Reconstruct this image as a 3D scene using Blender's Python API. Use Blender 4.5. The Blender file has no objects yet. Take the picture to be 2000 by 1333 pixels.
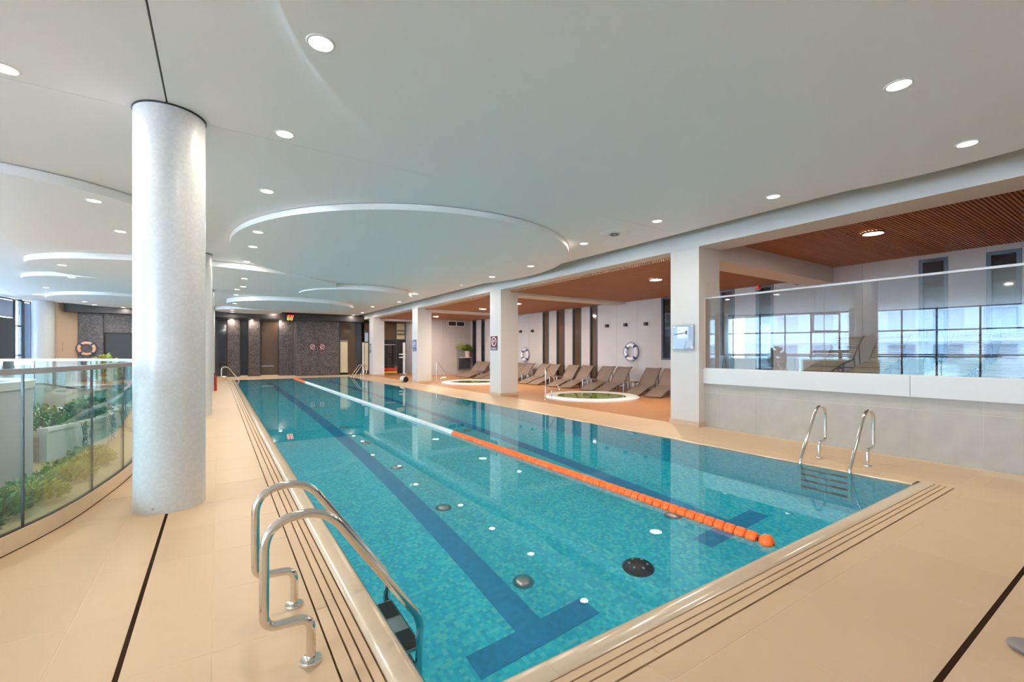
import bpy, bmesh, math, random
from mathutils import Vector, Matrix
random.seed(7)
S = bpy.context.scene
COL = S.collection
PI = math.pi

# ------------------------------------------------------------------ camera, sky, exposure
cam_d = bpy.data.cameras.new('camera'); cam = bpy.data.objects.new('camera', cam_d); COL.objects.link(cam)
cam_d.sensor_width = 36.0; cam_d.lens = 36.0 * 875 / 2000
cam_d.shift_y = 20.5 / 2000; cam_d.clip_start = 0.02; cam_d.clip_end = 300
cam.location = (0, 0, 1.43); cam.rotation_euler = (PI / 2, 0, -math.radians(33.35))
S.camera = cam
W = bpy.data.worlds.new('overcast'); S.world = W; W.use_nodes = True
_bg = W.node_tree.nodes['Background']; _bg.inputs[0].default_value = (0.63, 0.825, 1.0, 1); _bg.inputs[1].default_value = 76.0
S.view_settings.view_transform = 'Standard'; S.view_settings.look = 'None'
S.view_settings.gamma = 1; S.view_settings.use_curve_mapping = False
S.view_settings.exposure = 0.76
S.cycles.max_bounces = 12; S.cycles.diffuse_bounces = 6; S.cycles.glossy_bounces = 6
S.cycles.transmission_bounces = 8; S.cycles.transparent_max_bounces = 16
S.cycles.sample_clamp_indirect = 6.0; S.cycles.adaptive_threshold = 0.02
LAMP = 235.0          # radiance of the small downlights
LAMP_BIG = 380.0      # radiance of the large round lamps under the timber ceiling

# ------------------------------------------------------------------ materials
def mat(name, col, rough=0.5, metal=0.0, spec=0.5, var=0.0, scale=8.0, bump=0.0, coat=0.0, objvar=0.0, emit=None, estr=0.0):
    m = bpy.data.materials.new(name); m.use_nodes = True
    nt = m.node_tree; b = nt.nodes['Principled BSDF']
    b.inputs['Base Color'].default_value = (*col, 1); b.inputs['Roughness'].default_value = rough
    b.inputs['Metallic'].default_value = metal; b.inputs['Specular IOR Level'].default_value = spec
    b.inputs['Coat Weight'].default_value = coat; b.inputs['Coat Roughness'].default_value = 0.1
    if emit: b.inputs['Emission Color'].default_value = (*emit, 1); b.inputs['Emission Strength'].default_value = estr
    src = None
    if var or bump:
        tc = nt.nodes.new('ShaderNodeTexCoord'); nz = nt.nodes.new('ShaderNodeTexNoise')
        nz.inputs['Scale'].default_value = scale; nz.inputs['Detail'].default_value = 6
        nt.links.new(tc.outputs['Object'], nz.inputs['Vector']); src = nz.outputs['Fac']
    if var or objvar:
        hsv = nt.nodes.new('ShaderNodeHueSaturation'); hsv.inputs['Color'].default_value = (*col, 1)
        mp = nt.nodes.new('ShaderNodeMapRange'); mp.inputs['To Min'].default_value = 1 - var; mp.inputs['To Max'].default_value = 1 + var
        if src is not None and var: nt.links.new(src, mp.inputs['Value'])
        last = mp.outputs[0]
        if not var: mp.inputs['To Min'].default_value = 1; mp.inputs['To Max'].default_value = 1
        if objvar:
            oi = nt.nodes.new('ShaderNodeObjectInfo'); m2 = nt.nodes.new('ShaderNodeMapRange')
            m2.inputs['To Min'].default_value = 1 - objvar; m2.inputs['To Max'].default_value = 1 + objvar
            nt.links.new(oi.outputs['Random'], m2.inputs['Value'])
            mu = nt.nodes.new('ShaderNodeMath'); mu.operation = 'MULTIPLY'
            nt.links.new(last, mu.inputs[0]); nt.links.new(m2.outputs[0], mu.inputs[1]); last = mu.outputs[0]
        nt.links.new(last, hsv.inputs['Value']); nt.links.new(hsv.outputs[0], b.inputs['Base Color'])
    if bump:
        bp = nt.nodes.new('ShaderNodeBump'); bp.inputs['Strength'].default_value = bump; bp.inputs['Distance'].default_value = 0.01
        nt.links.new(src, bp.inputs['Height']); nt.links.new(bp.outputs[0], b.inputs['Normal'])
    return m

def mosaic(name, cols, size, rough=0.25, bump=0.3, uv=False, var_obj=False, coat=0.0):
    """small square tesserae: one flat colour per cell picked by white noise, fine joints as relief"""
    m = bpy.data.materials.new(name); m.use_nodes = True; nt = m.node_tree; b = nt.nodes['Principled BSDF']
    b.inputs['Roughness'].default_value = rough; b.inputs['Coat Weight'].default_value = coat; b.inputs['Coat Roughness'].default_value = 0.06
    tc = nt.nodes.new('ShaderNodeTexCoord'); sc = nt.nodes.new('ShaderNodeVectorMath'); sc.operation = 'SCALE'; sc.inputs['Scale'].default_value = 1.0 / size
    nt.links.new(tc.outputs['UV' if uv else 'Object'], sc.inputs[0])
    off = nt.nodes.new('ShaderNodeVectorMath'); off.operation = 'ADD'; off.inputs[1].default_value = (0.013, 0.017, 0.37)
    nt.links.new(sc.outputs[0], off.inputs[0])
    fl = nt.nodes.new('ShaderNodeVectorMath'); fl.operation = 'FLOOR'; nt.links.new(off.outputs[0], fl.inputs[0])
    wn = nt.nodes.new('ShaderNodeTexWhiteNoise'); nt.links.new(fl.outputs[0], wn.inputs['Vector'])
    rp = nt.nodes.new('ShaderNodeValToRGB'); rp.color_ramp.interpolation = 'CONSTANT'
    el = rp.color_ramp.elements
    while len(el) < len(cols): el.new(0.5)
    for i, c in enumerate(cols): el[i].position = i / len(cols); el[i].color = (*c, 1)
    nt.links.new(wn.outputs['Value'], rp.inputs[0]); nt.links.new(rp.outputs[0], b.inputs['Base Color'])
    if bump:
        fr = nt.nodes.new('ShaderNodeVectorMath'); fr.operation = 'FRACTION'; nt.links.new(off.outputs[0], fr.inputs[0])
        sp = nt.nodes.new('ShaderNodeSeparateXYZ'); nt.links.new(fr.outputs[0], sp.inputs[0])
        prev = None
        for ax in (0, 1):
            g = nt.nodes.new('ShaderNodeMath'); g.operation = 'GREATER_THAN'; g.inputs[1].default_value = 0.12
            nt.links.new(sp.outputs[ax], g.inputs[0])
            if prev is None: prev = g.outputs[0]
            else:
                mn = nt.nodes.new('ShaderNodeMath'); mn.operation = 'MINIMUM'; nt.links.new(prev, mn.inputs[0]); nt.links.new(g.outputs[0], mn.inputs[1]); prev = mn.outputs[0]
        # each tessera sits at its own height and tilt
        ad = nt.nodes.new('ShaderNodeMath'); ad.operation = 'MULTIPLY_ADD'; ad.inputs[1].default_value = 0.12
        nt.links.new(wn.outputs['Value'], ad.inputs[0]); nt.links.new(prev, ad.inputs[2])
        bp = nt.nodes.new('ShaderNodeBump'); bp.inputs['Strength'].default_value = bump; bp.inputs['Distance'].default_value = 0.002
        nt.links.new(ad.outputs[0], bp.inputs['Height']); nt.links.new(bp.outputs[0], b.inputs['Normal'])
    return m

def pane_mat(name, tint, ior, gloss=(1, 1, 1), rough=0.0):
    m = bpy.data.materials.new(name); m.use_nodes = True; nt = m.node_tree
    for n in list(nt.nodes):
        if n.type != 'OUTPUT_MATERIAL': nt.nodes.remove(n)
    out = [n for n in nt.nodes if n.type == 'OUTPUT_MATERIAL'][0]
    t = nt.nodes.new('ShaderNodeBsdfTransparent'); t.inputs[0].default_value = (*tint, 1)
    g = nt.nodes.new('ShaderNodeBsdfGlossy'); g.inputs[0].default_value = (*gloss, 1); g.inputs['Roughness'].default_value = rough
    f = nt.nodes.new('ShaderNodeFresnel')
    # same reflectance entering and leaving the sheet (the straight-through ray is not bent)
    ge = nt.nodes.new('ShaderNodeNewGeometry'); ir = nt.nodes.new('ShaderNodeMapRange'); ir.inputs['To Min'].default_value = ior; ir.inputs['To Max'].default_value = 1 / ior
    nt.links.new(ge.outputs['Backfacing'], ir.inputs['Value']); nt.links.new(ir.outputs[0], f.inputs[0])
    mx = nt.nodes.new('ShaderNodeMixShader'); nt.links.new(f.outputs[0], mx.inputs[0]); nt.links.new(t.outputs[0], mx.inputs[1]); nt.links.new(g.outputs[0], mx.inputs[2])
    nt.links.new(mx.outputs[0], out.inputs[0]); return m

def water_mat(name, tint=(1, 1, 1)):
    m = bpy.data.materials.new(name); m.use_nodes = True; nt = m.node_tree
    for n in list(nt.nodes):
        if n.type != 'OUTPUT_MATERIAL': nt.nodes.remove(n)
    out = [n for n in nt.nodes if n.type == 'OUTPUT_MATERIAL'][0]
    g = nt.nodes.new('ShaderNodeBsdfGlass'); g.inputs['Color'].default_value = (*tint, 1); g.inputs['Roughness'].default_value = 0; g.inputs['IOR'].default_value = 1.333
    nt.links.new(g.outputs[0], out.inputs[0]); return m

def emis(name, col, st):
    m = bpy.data.materials.new(name); m.use_nodes = True; nt = m.node_tree
    for n in list(nt.nodes):
        if n.type != 'OUTPUT_MATERIAL': nt.nodes.remove(n)
    out = [n for n in nt.nodes if n.type == 'OUTPUT_MATERIAL'][0]
    e = nt.nodes.new('ShaderNodeEmission'); e.inputs[0].default_value = (*col, 1); e.inputs[1].default_value = st
    nt.links.new(e.outputs[0], out.inputs[0]); return m

def granite(name):
    m = bpy.data.materials.new(name); m.use_nodes = True; nt = m.node_tree; b = nt.nodes['Principled BSDF']
    b.inputs['Roughness'].default_value = 0.28
    tc = nt.nodes.new('ShaderNodeTexCoord'); v = nt.nodes.new('ShaderNodeTexVoronoi'); v.inputs['Scale'].default_value = 14
    n = nt.nodes.new('ShaderNodeTexNoise'); n.inputs['Scale'].default_value = 5; n.inputs['Detail'].default_value = 8
    nt.links.new(tc.outputs['Object'], v.inputs['Vector']); nt.links.new(tc.outputs['Object'], n.inputs['Vector'])
    mx = nt.nodes.new('ShaderNodeMath'); mx.operation = 'MULTIPLY'; nt.links.new(v.outputs['Distance'], mx.inputs[0]); nt.links.new(n.outputs['Fac'], mx.inputs[1])
    rp = nt.nodes.new('ShaderNodeValToRGB'); e = rp.color_ramp.elements
    e[0].position = 0.05; e[0].color = (0.035, 0.026, 0.024, 1); e[1].position = 0.42; e[1].color = (0.16, 0.125, 0.115, 1)
    nt.links.new(mx.outputs[0], rp.inputs[0]); nt.links.new(rp.outputs[0], b.inputs['Base Color']); return m

M = {
 'ceiling': mat('ceiling_paint', (0.90, 0.89, 0.91), 0.5, spec=0.3),
 'daylit_fascia': mat('fascia_daylit_white', (0.95, 0.95, 0.95), 0.35, spec=0.4),  # whiter than the ceiling paint: window light put into the colour
 'void': mat('dark_void', (0.03, 0.03, 0.03), 0.9),
 'pillar': mat('pillar_plaster', (0.68, 0.63, 0.585), 0.55, spec=0.3, var=0.02, scale=3),
 'band': mat('fascia_white', (0.76, 0.75, 0.72), 0.4),
 'tile': mat('deck_tile', (0.655, 0.45, 0.27), 0.42, spec=0.4, var=0.035, scale=3.5, objvar=0.025),
 'grout': mat('deck_grout', (0.72, 0.565, 0.40), 0.8),
 'drain': mat('drain_dark', (0.035, 0.016, 0.008), 0.95, spec=0.05),
 'coping': mat('coping_glaze', (0.72, 0.56, 0.39), 0.16, spec=0.6, var=0.06, scale=20, objvar=0.03),
 'terra': mat('terracotta_floor', (0.46, 0.21, 0.075), 0.36, var=0.08, scale=2.2, objvar=0.04),
 'walltile': mat('stone_wall_tile', (0.50, 0.445, 0.375), 0.5, var=0.16, scale=5, objvar=0.03),
 'wallgrout': mat('stone_grout', (0.74, 0.68, 0.60), 0.8),
 'concrete': mat('concrete_panel', (0.54, 0.485, 0.455), 0.55, var=0.09, scale=2.0, objvar=0.03),
 'beige': mat('beige_plaster', (0.66, 0.50, 0.36), 0.6),
 'skirting': mat('skirting_tile', (0.60, 0.42, 0.29), 0.5),
 'slat': mat('timber_slat', (0.40, 0.16, 0.062), 0.5, var=0.2, scale=4, objvar=0.08),
 'timber_dark': mat('timber_back', (0.085, 0.03, 0.012), 0.8),
 'granite': granite('dark_granite'),
 'soffit': mat('dark_soffit', (0.03, 0.024, 0.022), 0.45),
 'chrome': mat('polished_steel', (0.80, 0.77, 0.72), 0.09, metal=1.0),
 'steel': mat('brushed_steel', (0.50, 0.50, 0.49), 0.3, metal=1.0),
 'satin': mat('satin_steel', (0.42, 0.40, 0.385), 0.5, metal=0.8),
 'frame': mat('graphite_frame', (0.045, 0.05, 0.06), 0.4),
 'black': mat('black_plastic', (0.012, 0.012, 0.013), 0.45),
 'white': mat('white_plastic', (0.82, 0.82, 0.82), 0.35),
 'wallwhite': mat('white_render', (0.80, 0.81, 0.82), 0.6, var=0.03, scale=2),
 'greywall': mat('grey_render', (0.42, 0.42, 0.41), 0.6, var=0.05, scale=2),
 'darkglass': mat('dark_glazing', (0.018, 0.017, 0.018), 0.05, spec=0.8),
 'brownglass': mat('brown_glazing', (0.10, 0.055, 0.03), 0.08, spec=0.7),
 'colmos': mosaic('white_mosaic', [(0.74, 0.74, 0.735), (0.71, 0.715, 0.72), (0.76, 0.76, 0.755), (0.72, 0.715, 0.71)], 0.021, rough=0.3, bump=0.35, uv=True),
 'poolmos': mosaic('teal_mosaic', [(0.006, 0.56, 0.74), (0.015, 0.70, 0.84), (0.05, 0.78, 0.84), (0.008, 0.63, 0.80), (0.12, 0.78, 0.80), (0.005, 0.60, 0.79), (0.02, 0.71, 0.83)], 0.034, rough=0.5, bump=0.0),
 'lanemos': mosaic('blue_mosaic', [(0.001, 0.31, 0.58), (0.002, 0.33, 0.62), (0.001, 0.295, 0.55)], 0.05, rough=0.5, bump=0.0),
 'spamos': mosaic('green_mosaic', [(0.40, 0.72, 0.10), (0.58, 0.85, 0.20), (0.30, 0.58, 0.06), (0.70, 0.90, 0.34)], 0.09, rough=0.5, bump=0.0),
 'water': water_mat('pool_water'),
 'railglass': pane_mat('balustrade_glass', (0.88, 0.95, 0.92), 1.5),
 'frontglass': pane_mat('raised_deck_glass', (0.80, 0.84, 0.86), 1.75, (0.95, 0.98, 1.0)),
 'winglass': pane_mat('window_glass', (0.93, 0.97, 1.0), 1.5),
 'orange': mat('orange_float', (0.95, 0.13, 0.01), 0.35, objvar=0.05),
 'floatwhite': mat('white_float', (0.85, 0.88, 0.92), 0.35, objvar=0.03),
 'sling': mat('woven_sling', (0.235, 0.165, 0.125), 0.75, var=0.12, scale=60, bump=0.5),
 'loungerframe': mat('lounger_frame', (0.12, 0.085, 0.065), 0.4),
 'stripe': mat('pale_strap', (0.55, 0.45, 0.30), 0.6),
 'lamp': emis('lamp_glow', (1.0, 0.86, 0.68), 9.0),
 'lampbig': emis('lamp_glow_large', (1.0, 0.86, 0.70), LAMP_BIG),
 'lampdim': emis('lamp_glow_dimmed', (1.0, 0.86, 0.70), LAMP_BIG * 0.28),
 'spot_glow': emis('strip_glow', (1.0, 0.8, 0.6), 12),
 'red': mat('red_paint', (0.55, 0.02, 0.015), 0.4),
 'redglow': emis('led_red', (1.0, 0.04, 0.03), 5),
 'orangeglow': emis('led_orange', (1.0, 0.22, 0.05), 7),
 'blue': mat('navy_strap', (0.03, 0.07, 0.24), 0.5),
 'ringwhite': mat('life_ring_white', (0.80, 0.80, 0.80), 0.4),
 'ringbeige': mat('life_ring_orange', (0.80, 0.46, 0.26), 0.4),
 'maroon': mat('sign_maroon', (0.11, 0.015, 0.02), 0.4),
 'signgrey': mat('sign_grey', (0.16, 0.16, 0.20), 0.4),
 'signblue': mat('sign_blue', (0.10, 0.12, 0.26), 0.4),
 'signpink': mat('sign_pale', (0.85, 0.62, 0.60), 0.4),
 'signwhite': mat('sign_white', (0.82, 0.84, 0.88), 0.3),
 'acrylic': mat('acrylic_grey', (0.20, 0.20, 0.23), 0.12),
 'paleblue': mat('acrylic_pale', (0.42, 0.52, 0.66), 0.2),
 'cream': mat('cream_panel', (0.72, 0.58, 0.36), 0.5),
 'sidelight': mat('blue_grey_panel', (0.36, 0.46, 0.66), 0.3),
 'lilac': mat('lilac_grey_render', (0.46, 0.46, 0.50), 0.6),
 'yellow': mat('yellow_tray', (0.75, 0.42, 0.02), 0.5),
 'leaf': mat('green_leaf', (0.075, 0.20, 0.035), 0.5, var=0.35, scale=14),
 'leafdark': mat('dark_leaf', (0.025, 0.085, 0.03), 0.5, var=0.35, scale=14),
 'leafyellow': mat('yellow_leaf', (0.34, 0.36, 0.04), 0.5, var=0.3, scale=14),
 'soil': mat('gravel_bed', (0.50, 0.41, 0.25), 0.9, var=0.3, scale=30, bump=0.5),
 'stem': mat('plant_stem', (0.12, 0.09, 0.04), 0.7),
 'pot': mat('pink_pot', (0.62, 0.45, 0.42), 0.5),
 'snow': mat('snow', (0.86, 0.88, 0.90), 0.8, var=0.04, scale=0.6, bump=0.3),
 'facade': mat('facade_white', (0.74, 0.77, 0.80), 0.7),
 'houseglass': mat('house_glazing', (0.16, 0.18, 0.21), 0.1),
 'facadegrey': mat('facade_grey', (0.30, 0.32, 0.35), 0.6),
 'silver': mat('silver_plastic', (0.27, 0.235, 0.22), 0.5),
}

# ------------------------------------------------------------------ mesh helpers
class MB:
    def __init__(s): s.v = []; s.f = []; s.uv = None
    def box(s, x0, y0, z0, x1, y1, z1):
        b = len(s.v); s.v += [(x0,y0,z0),(x1,y0,z0),(x1,y1,z0),(x0,y1,z0),(x0,y0,z1),(x1,y0,z1),(x1,y1,z1),(x0,y1,z1)]
        s.f += [tuple(b+i for i in q) for q in ((0,3,2,1),(4,5,6,7),(0,1,5,4),(1,2,6,5),(2,3,7,6),(3,0,4,7))]; return s
    def prism(s, poly, z0, z1):
        b = len(s.v); n = len(poly)
        s.v += [(x,y,z0) for x,y in poly] + [(x,y,z1) for x,y in poly]
        s.f.append(tuple(b+i for i in reversed(range(n)))); s.f.append(tuple(b+n+i for i in range(n)))
        s.f += [(b+i, b+(i+1)%n, b+n+(i+1)%n, b+n+i) for i in range(n)]; return s
    def extr(s, prof, a, bb, axis):
        """closed profile swept straight along an axis; profile pairs are (across, z)"""
        b = len(s.v); n = len(prof)
        for t in (a, bb):
            s.v += [((p, t, z) if axis == 'y' else (t, p, z)) for p, z in prof]
        s.f.append(tuple(b+i for i in range(n))); s.f.append(tuple(b+n+i for i in reversed(range(n))))
        s.f += [(b+i, b+n+i, b+n+(i+1)%n, b+(i+1)%n) for i in range(n)]; return s
    def lathe(s, prof, seg=24, c=(0,0,0), close=False):
        b = len(s.v); n = len(prof)
        for k in range(seg):
            a = 2*PI*k/seg
            s.v += [(c[0]+r*math.cos(a), c[1]+r*math.sin(a), c[2]+z) for r, z in prof]
        for k in range(seg):
            k2 = (k+1) % seg
            for i in range(n-1 if not close else n):
                j = (i+1) % n
                s.f.append((b+k*n+i, b+k2*n+i, b+k2*n+j, b+k*n+j))
        return s
    def disc(s, c, r, seg=16, up=False):
        b = len(s.v); s.v += [(c[0]+r*math.cos(2*PI*k/seg), c[1]+r*math.sin(2*PI*k/seg), c[2]) for k in range(seg)]
        f = tuple(b+k for k in range(seg)); s.f.append(f if up else f[::-1]); return s
    def tube(s, pts, r, seg=10, cap=True, closed=False):
        P = [Vector(p) for p in pts]; n = len(P); b = len(s.v); up = None
        for i in range(n):
            if closed: t = P[(i+1) % n] - P[i-1]
            else: t = P[min(i+1, n-1)] - P[max(i-1, 0)]
            t.normalize()
            if up is None:
                up = t.orthogonal().normalized()
            up = (up - t*up.dot(t)).normalized(); w = t.cross(up)
            for k in range(seg):
                a = 2*PI*k/seg; q = P[i] + (up*math.cos(a) + w*math.sin(a))*r; s.v.append(tuple(q))
        for i in range(n if closed else n-1):
            j = (i+1) % n
            for k in range(seg):
                k2 = (k+1) % seg
                s.f.append((b+i*seg+k, b+i*seg+k2, b+j*seg+k2, b+j*seg+k))
        if cap and not closed:
            s.f.append(tuple(b+k for k in reversed(range(seg)))); s.f.append(tuple(b+(n-1)*seg+k for k in range(seg)))
        return s
    def quad(s, a, b, c, d):
        n = len(s.v); s.v += [tuple(a), tuple(b), tuple(c), tuple(d)]; s.f.append((n, n+1, n+2, n+3)); return s
    flat = False
    def mesh(s, name, material, smooth=False, ang=40):
        me = bpy.data.meshes.new(name); me.from_pydata(s.v, [], s.f); me.update()
        if s.uv: 
            l = me.uv_layers.new(name='UVMap')
            for lp in me.loops: l.data[lp.index].uv = s.uv[lp.vertex_index]
        bm = bmesh.new(); bm.from_mesh(me); (None if s.flat else bmesh.ops.recalc_face_normals(bm, faces=bm.faces)); bm.to_mesh(me); bm.free()
        me.materials.append(material)
        if smooth:
            for p in me.polygons: p.use_smooth = True
            try: me.set_sharp_from_angle(angle=math.radians(ang))
            except Exception: pass
        return me
    def build(s, name, material, parent=None, smooth=False, **k):
        return put(name, s.mesh(name, material, smooth), parent, **k)

def put(name, me, parent=None, loc=None, rot=None, kind=None, label=None, cat=None, group=None):
    o = bpy.data.objects.new(name, me); COL.objects.link(o)
    if parent: o.parent = parent
    if loc: o.location = loc
    if rot: o.rotation_euler = rot
    return tag(o, label, cat, group, kind)
def tag(o, label=None, cat=None, group=None, kind=None):
    if label: o['label'] = label
    if cat: o['category'] = cat
    if group: o['group'] = group
    if kind: o['kind'] = kind
    return o
def thing(name, label, cat, loc=(0,0,0), rz=0, group=None):
    o = bpy.data.objects.new(name, None); COL.objects.link(o); o.empty_display_size = 0.1
    o.location = loc; o.rotation_euler = (0, 0, rz); return tag(o, label, cat, group)
def struct(name, mb, material, parent=None, smooth=False):
    return mb.build(name, material, parent, smooth, kind='structure')
def empty_struct(name):
    o = bpy.data.objects.new(name, None); COL.objects.link(o); o['kind'] = 'structure'; return o
def copy_tree(root, loc, rz, label, group=None):
    r = root.copy(); COL.objects.link(r); r.location = loc; r.rotation_euler = (0, 0, rz); r['label'] = label
    if group: r['group'] = group
    for ch in list(root.children):
        c = ch.copy(); COL.objects.link(c); c.parent = r
        for g in list(ch.children):
            d = g.copy(); COL.objects.link(d); d.parent = c
    return r
ORD = ['first','second','third','fourth','fifth','sixth','seventh','eighth','ninth','tenth','eleventh','twelfth','thirteenth','fourteenth','fifteenth','sixteenth','seventeenth','eighteenth']
def fillet(pts, r, n=5):
    """round the corners of a polyline"""
    P = [Vector(p) for p in pts]; out = [P[0]]
    for i in range(1, len(P)-1):
        a, b, c = P[i-1], P[i], P[i+1]; u = (a-b); v = (c-b)
        d = min(r, u.length*0.49, v.length*0.49); p0 = b+u.normalized()*d; p1 = b+v.normalized()*d
        for k in range(n+1):
            t = k/n; out.append(p0*(1-t)**2 + b*2*t*(1-t) + p1*t*t)
    out.append(P[-1]); return out
def catmull(P, n=8):
    P = [Vector(p) for p in P]; out = []
    for i in range(len(P)-1):
        p0 = P[max(i-1,0)]; p1 = P[i]; p2 = P[i+1]; p3 = P[min(i+2,len(P)-1)]
        for k in range(n):
            t = k/n
            out.append(0.5*((2*p1)+(p2-p0)*t+(2*p0-5*p1+4*p2-p3)*t*t+(3*p1-p0-3*p2+p3)*t**3))
    out.append(P[-1]); return out

# ------------------------------------------------------------------ key sizes
PX0, PX1, PY0, PY1, PD = 0.755, 6.28, 1.66, 26.66, 1.6      # pool
ZC = 3.63                                                   # main ceiling
CURT = [(-6.7,28.9),(-7.5,24),(-8.6,20),(-9.8,16.5),(-11.2,14),(-12.4,11.8),(-13.6,9.5),(-14.4,7),(-14.7,4),(-14.7,0.5),(-14.4,-3),(-13.5,-7.5)]
def curt_x(y):
    for (xa, ya), (xb, yb) in zip(CURT, CURT[1:]):
        if yb <= y <= ya: return xa + (xb-xa)*(ya-y)/(ya-yb)
    return CURT[0][0] if y > CURT[0][1] else CURT[-1][0]

# ------------------------------------------------------------------ floor
P2 = (-6.3, 15.4, -2.0, 25.0)                               # second pool
fl = MB()
def fbox(x0, y0, x1, y1): fl.box(x0, y0, -0.3, x1, y1, -0.0009)
fbox(-2.0, -7.5, 0.40, 30.2)
fbox(0.40, -7.5, 13.6, 1.35); fbox(6.45, 1.35, 13.6, 30.2); fbox(0.40, 26.80, 6.45, 30.2)
poly = [(-2.0,-7.5),(-2.0,15.4),(-9.9,15.4)] + [p for p in CURT if p[1] < 15.4]
fl.prism(poly, -0.3, -0.0009)
fl.prism([(-2.0,15.4),(-2.0,25.0),(-6.3,25.0),(-6.3,15.4)][0:0] or [(-6.3,15.4),(-6.3,25.0),(-7.4,25.0),(-7.5,24),(-8.6,20),(-9.8,16.5),(-9.9,15.4)], -0.3, -0.0009)
fl.prism([(-2.0,25.0),(-2.0,30.2),(-6.7,30.2),(-6.7,28.9),(-7.35,25.0)], -0.3, -0.0009)
floor = struct('floor', fl, M['grout'])
tile_cache = {}
def tile(x0, y0, x1, y1, material=None, nm='tile', z1=0.0, parent=None):
    material = material or M['tile']
    key = (round(x1-x0,3), round(y1-y0,3), material.name)
    if key not in tile_cache:
        hx, hy, b = (x1-x0)/2, (y1-y0)/2, 0.0012
        t = MB(); n = 8
        t.v = [(-hx,-hy,-0.012),(hx,-hy,-0.012),(hx,hy,-0.012),(-hx,hy,-0.012),(-hx,-hy,-0.0005),(hx,-hy,-0.0005),(hx,hy,-0.0005),(-hx,hy,-0.0005),(-hx+b,-hy+b,0),(hx-b,-hy+b,0),(hx-b,hy-b,0),(-hx+b,hy-b,0)]
        t.f = [(0,1,5,4),(1,2,6,5),(2,3,7,6),(3,0,4,7),(4,5,9,8),(5,6,10,9),(6,7,11,10),(7,4,8,11),(8,9,10,11)]
        tile_cache[key] = t.mesh(nm, material)
    return put(nm, tile_cache[key], parent or floor, loc=((x0+x1)/2, (y0+y1)/2, z1))
G = 0.0022
far_tiles = MB()
rows = [1.275 + 0.64*k for k in range(45)]
for k, y0 in enumerate(rows):
    y1 = min(y0 + 0.64, 30.1)
    if y1 - y0 < 0.1: continue
    for (a, b) in ((-1.99,-1.265),(-1.265,-0.64),(-0.64,-0.381),(-0.361,-0.02),(-0.02,0.449)):
        if a > -1.5 and y0 < 26.5: tile(a+G, y0+G, b-G, y1-G)
        else: far_tiles.box(a+G, y0+G, -0.012, b-G, y1-G, 0)
cols = [0.36 + 0.64*k for k in range(12)]
for x0 in cols:
    x1 = x0 + 0.64
    x0c = max(x0, 0.449)
    if x1 < 7.8:
        tile(x0c+G, 1.24+G, x1-G, 1.368-G)
        tile(x0c+G, 0.617+G, x1-G, 1.24-G); tile(x0c+G, -0.03+G, x1-G, 0.597-G)
        far_tiles.box(x0c+G, -0.67+G, -0.012, x1-G, -0.03-G, 0)
    for j in range(5):
        ya = 26.80 + 0.64*j
        if x1 < 6.5 and ya < 29.9: far_tiles.box(x0c+G, ya+G, -0.012, x1-G, min(ya+0.64, 30.1)-G, 0)
for k in range(45):
    y0 = 1.37 + 0.64*k; y1 = y0 + 0.64
    if y0 > 30: continue
    for (a, b) in ((6.585,7.105),(7.105,7.62)):
        if y0 < 20: tile(a+G, y0+G, b-G, y1-G)
        else: far_tiles.box(a+G, y0+G, -0.012, b-G, min(y1, 30.1)-G, 0)
    if k and y0 < 26.7:
        if y0 < 20: tile(6.30+G, y0+G, 6.585-G, y1-G)
        else: far_tiles.box(6.30+G, y0+G, -0.012, 6.585-G, y1-G, 0)
tile(6.461, 1.372, 6.583, 1.669); tile(6.30+G, 1.672, 6.585-G, 2.009)
y = -7.4
while y < 30:
    x = -2.0
    while x > -15:
        xa, ya = x-0.64, y
        if xa > max(curt_x(ya), curt_x(min(ya+0.64, 28.9)))+0.1 and not (xa < P2[2]+0.2 and x > P2[0]-0.2 and ya+0.64 > P2[1]-0.2 and ya < P2[3]+0.2):
            far_tiles.box(xa+G, ya+G, -0.012, x-G, ya+0.64-G, 0)
        x -= 0.64
    y += 0.64
far_tiles.build('tile', M['tile'], floor, kind='stuff')
MB().box(-0.382, 1.28, -0.02, -0.360, 4.97, -0.0002).build('drain_channel', M['drain'], floor)
MB().box(-1.9, 0.595, -0.02, 7.72, 0.619, -0.0002).build('drain_channel', M['drain'], floor)
# terracotta lounge floor, laid in large slabs
lounge_floor = struct('floor.001', MB().box(7.62, 5.1, -0.02, 13.4, 30.1, -0.003), M['terra'])
for i in range(5):
    for j in range(21):
        x0 = 7.64 + 1.15*i; y0 = 5.1 + 1.2*j
        tile(x0+0.001, y0+0.001, min(x0+1.149, 13.38), y0+1.199, M['terra'], 'tile', 0.0, lounge_floor)

# ------------------------------------------------------------------ pool basin
pb = MB()
pb.box(PX0-0.3, PY0-0.3, -PD-0.2, PX1+0.3, PY1+0.3, -PD)
pb.box(PX0-0.14, PY0-0.14, -PD, PX0, PY1+0.14, -0.075); pb.box(PX1, PY0-0.14, -PD, PX1+0.3, PY1+0.14, -0.02)
pb.box(PX0, PY0-0.14, -PD, PX1, PY0, -0.075); pb.box(PX0, PY1, -PD, PX1, PY1+0.14, -0.02)
pool = struct('pool_basin', pb, M['poolmos'])
for cx in (2.135, 4.905):
    MB().box(cx-0.125, 3.0, -PD, cx+0.125, 25.3, -PD+0.004).build('lane_line', M['lanemos'], pool)
    MB().box(cx-0.575, 2.77, -PD, cx+0.575, 3.0, -PD+0.004).build('lane_line', M['lanemos'], pool)
    MB().box(cx-0.575, 25.3, -PD, cx+0.575, 25.53, -PD+0.004).build('lane_line', M['lanemos'], pool)
inl = MB().lathe([(0.0,0.05),(0.05,0.05),(0.085,0.035),(0.105,0.004),(0.105,0)], 18).mesh('floor_inlet', M['steel'], True)
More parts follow.
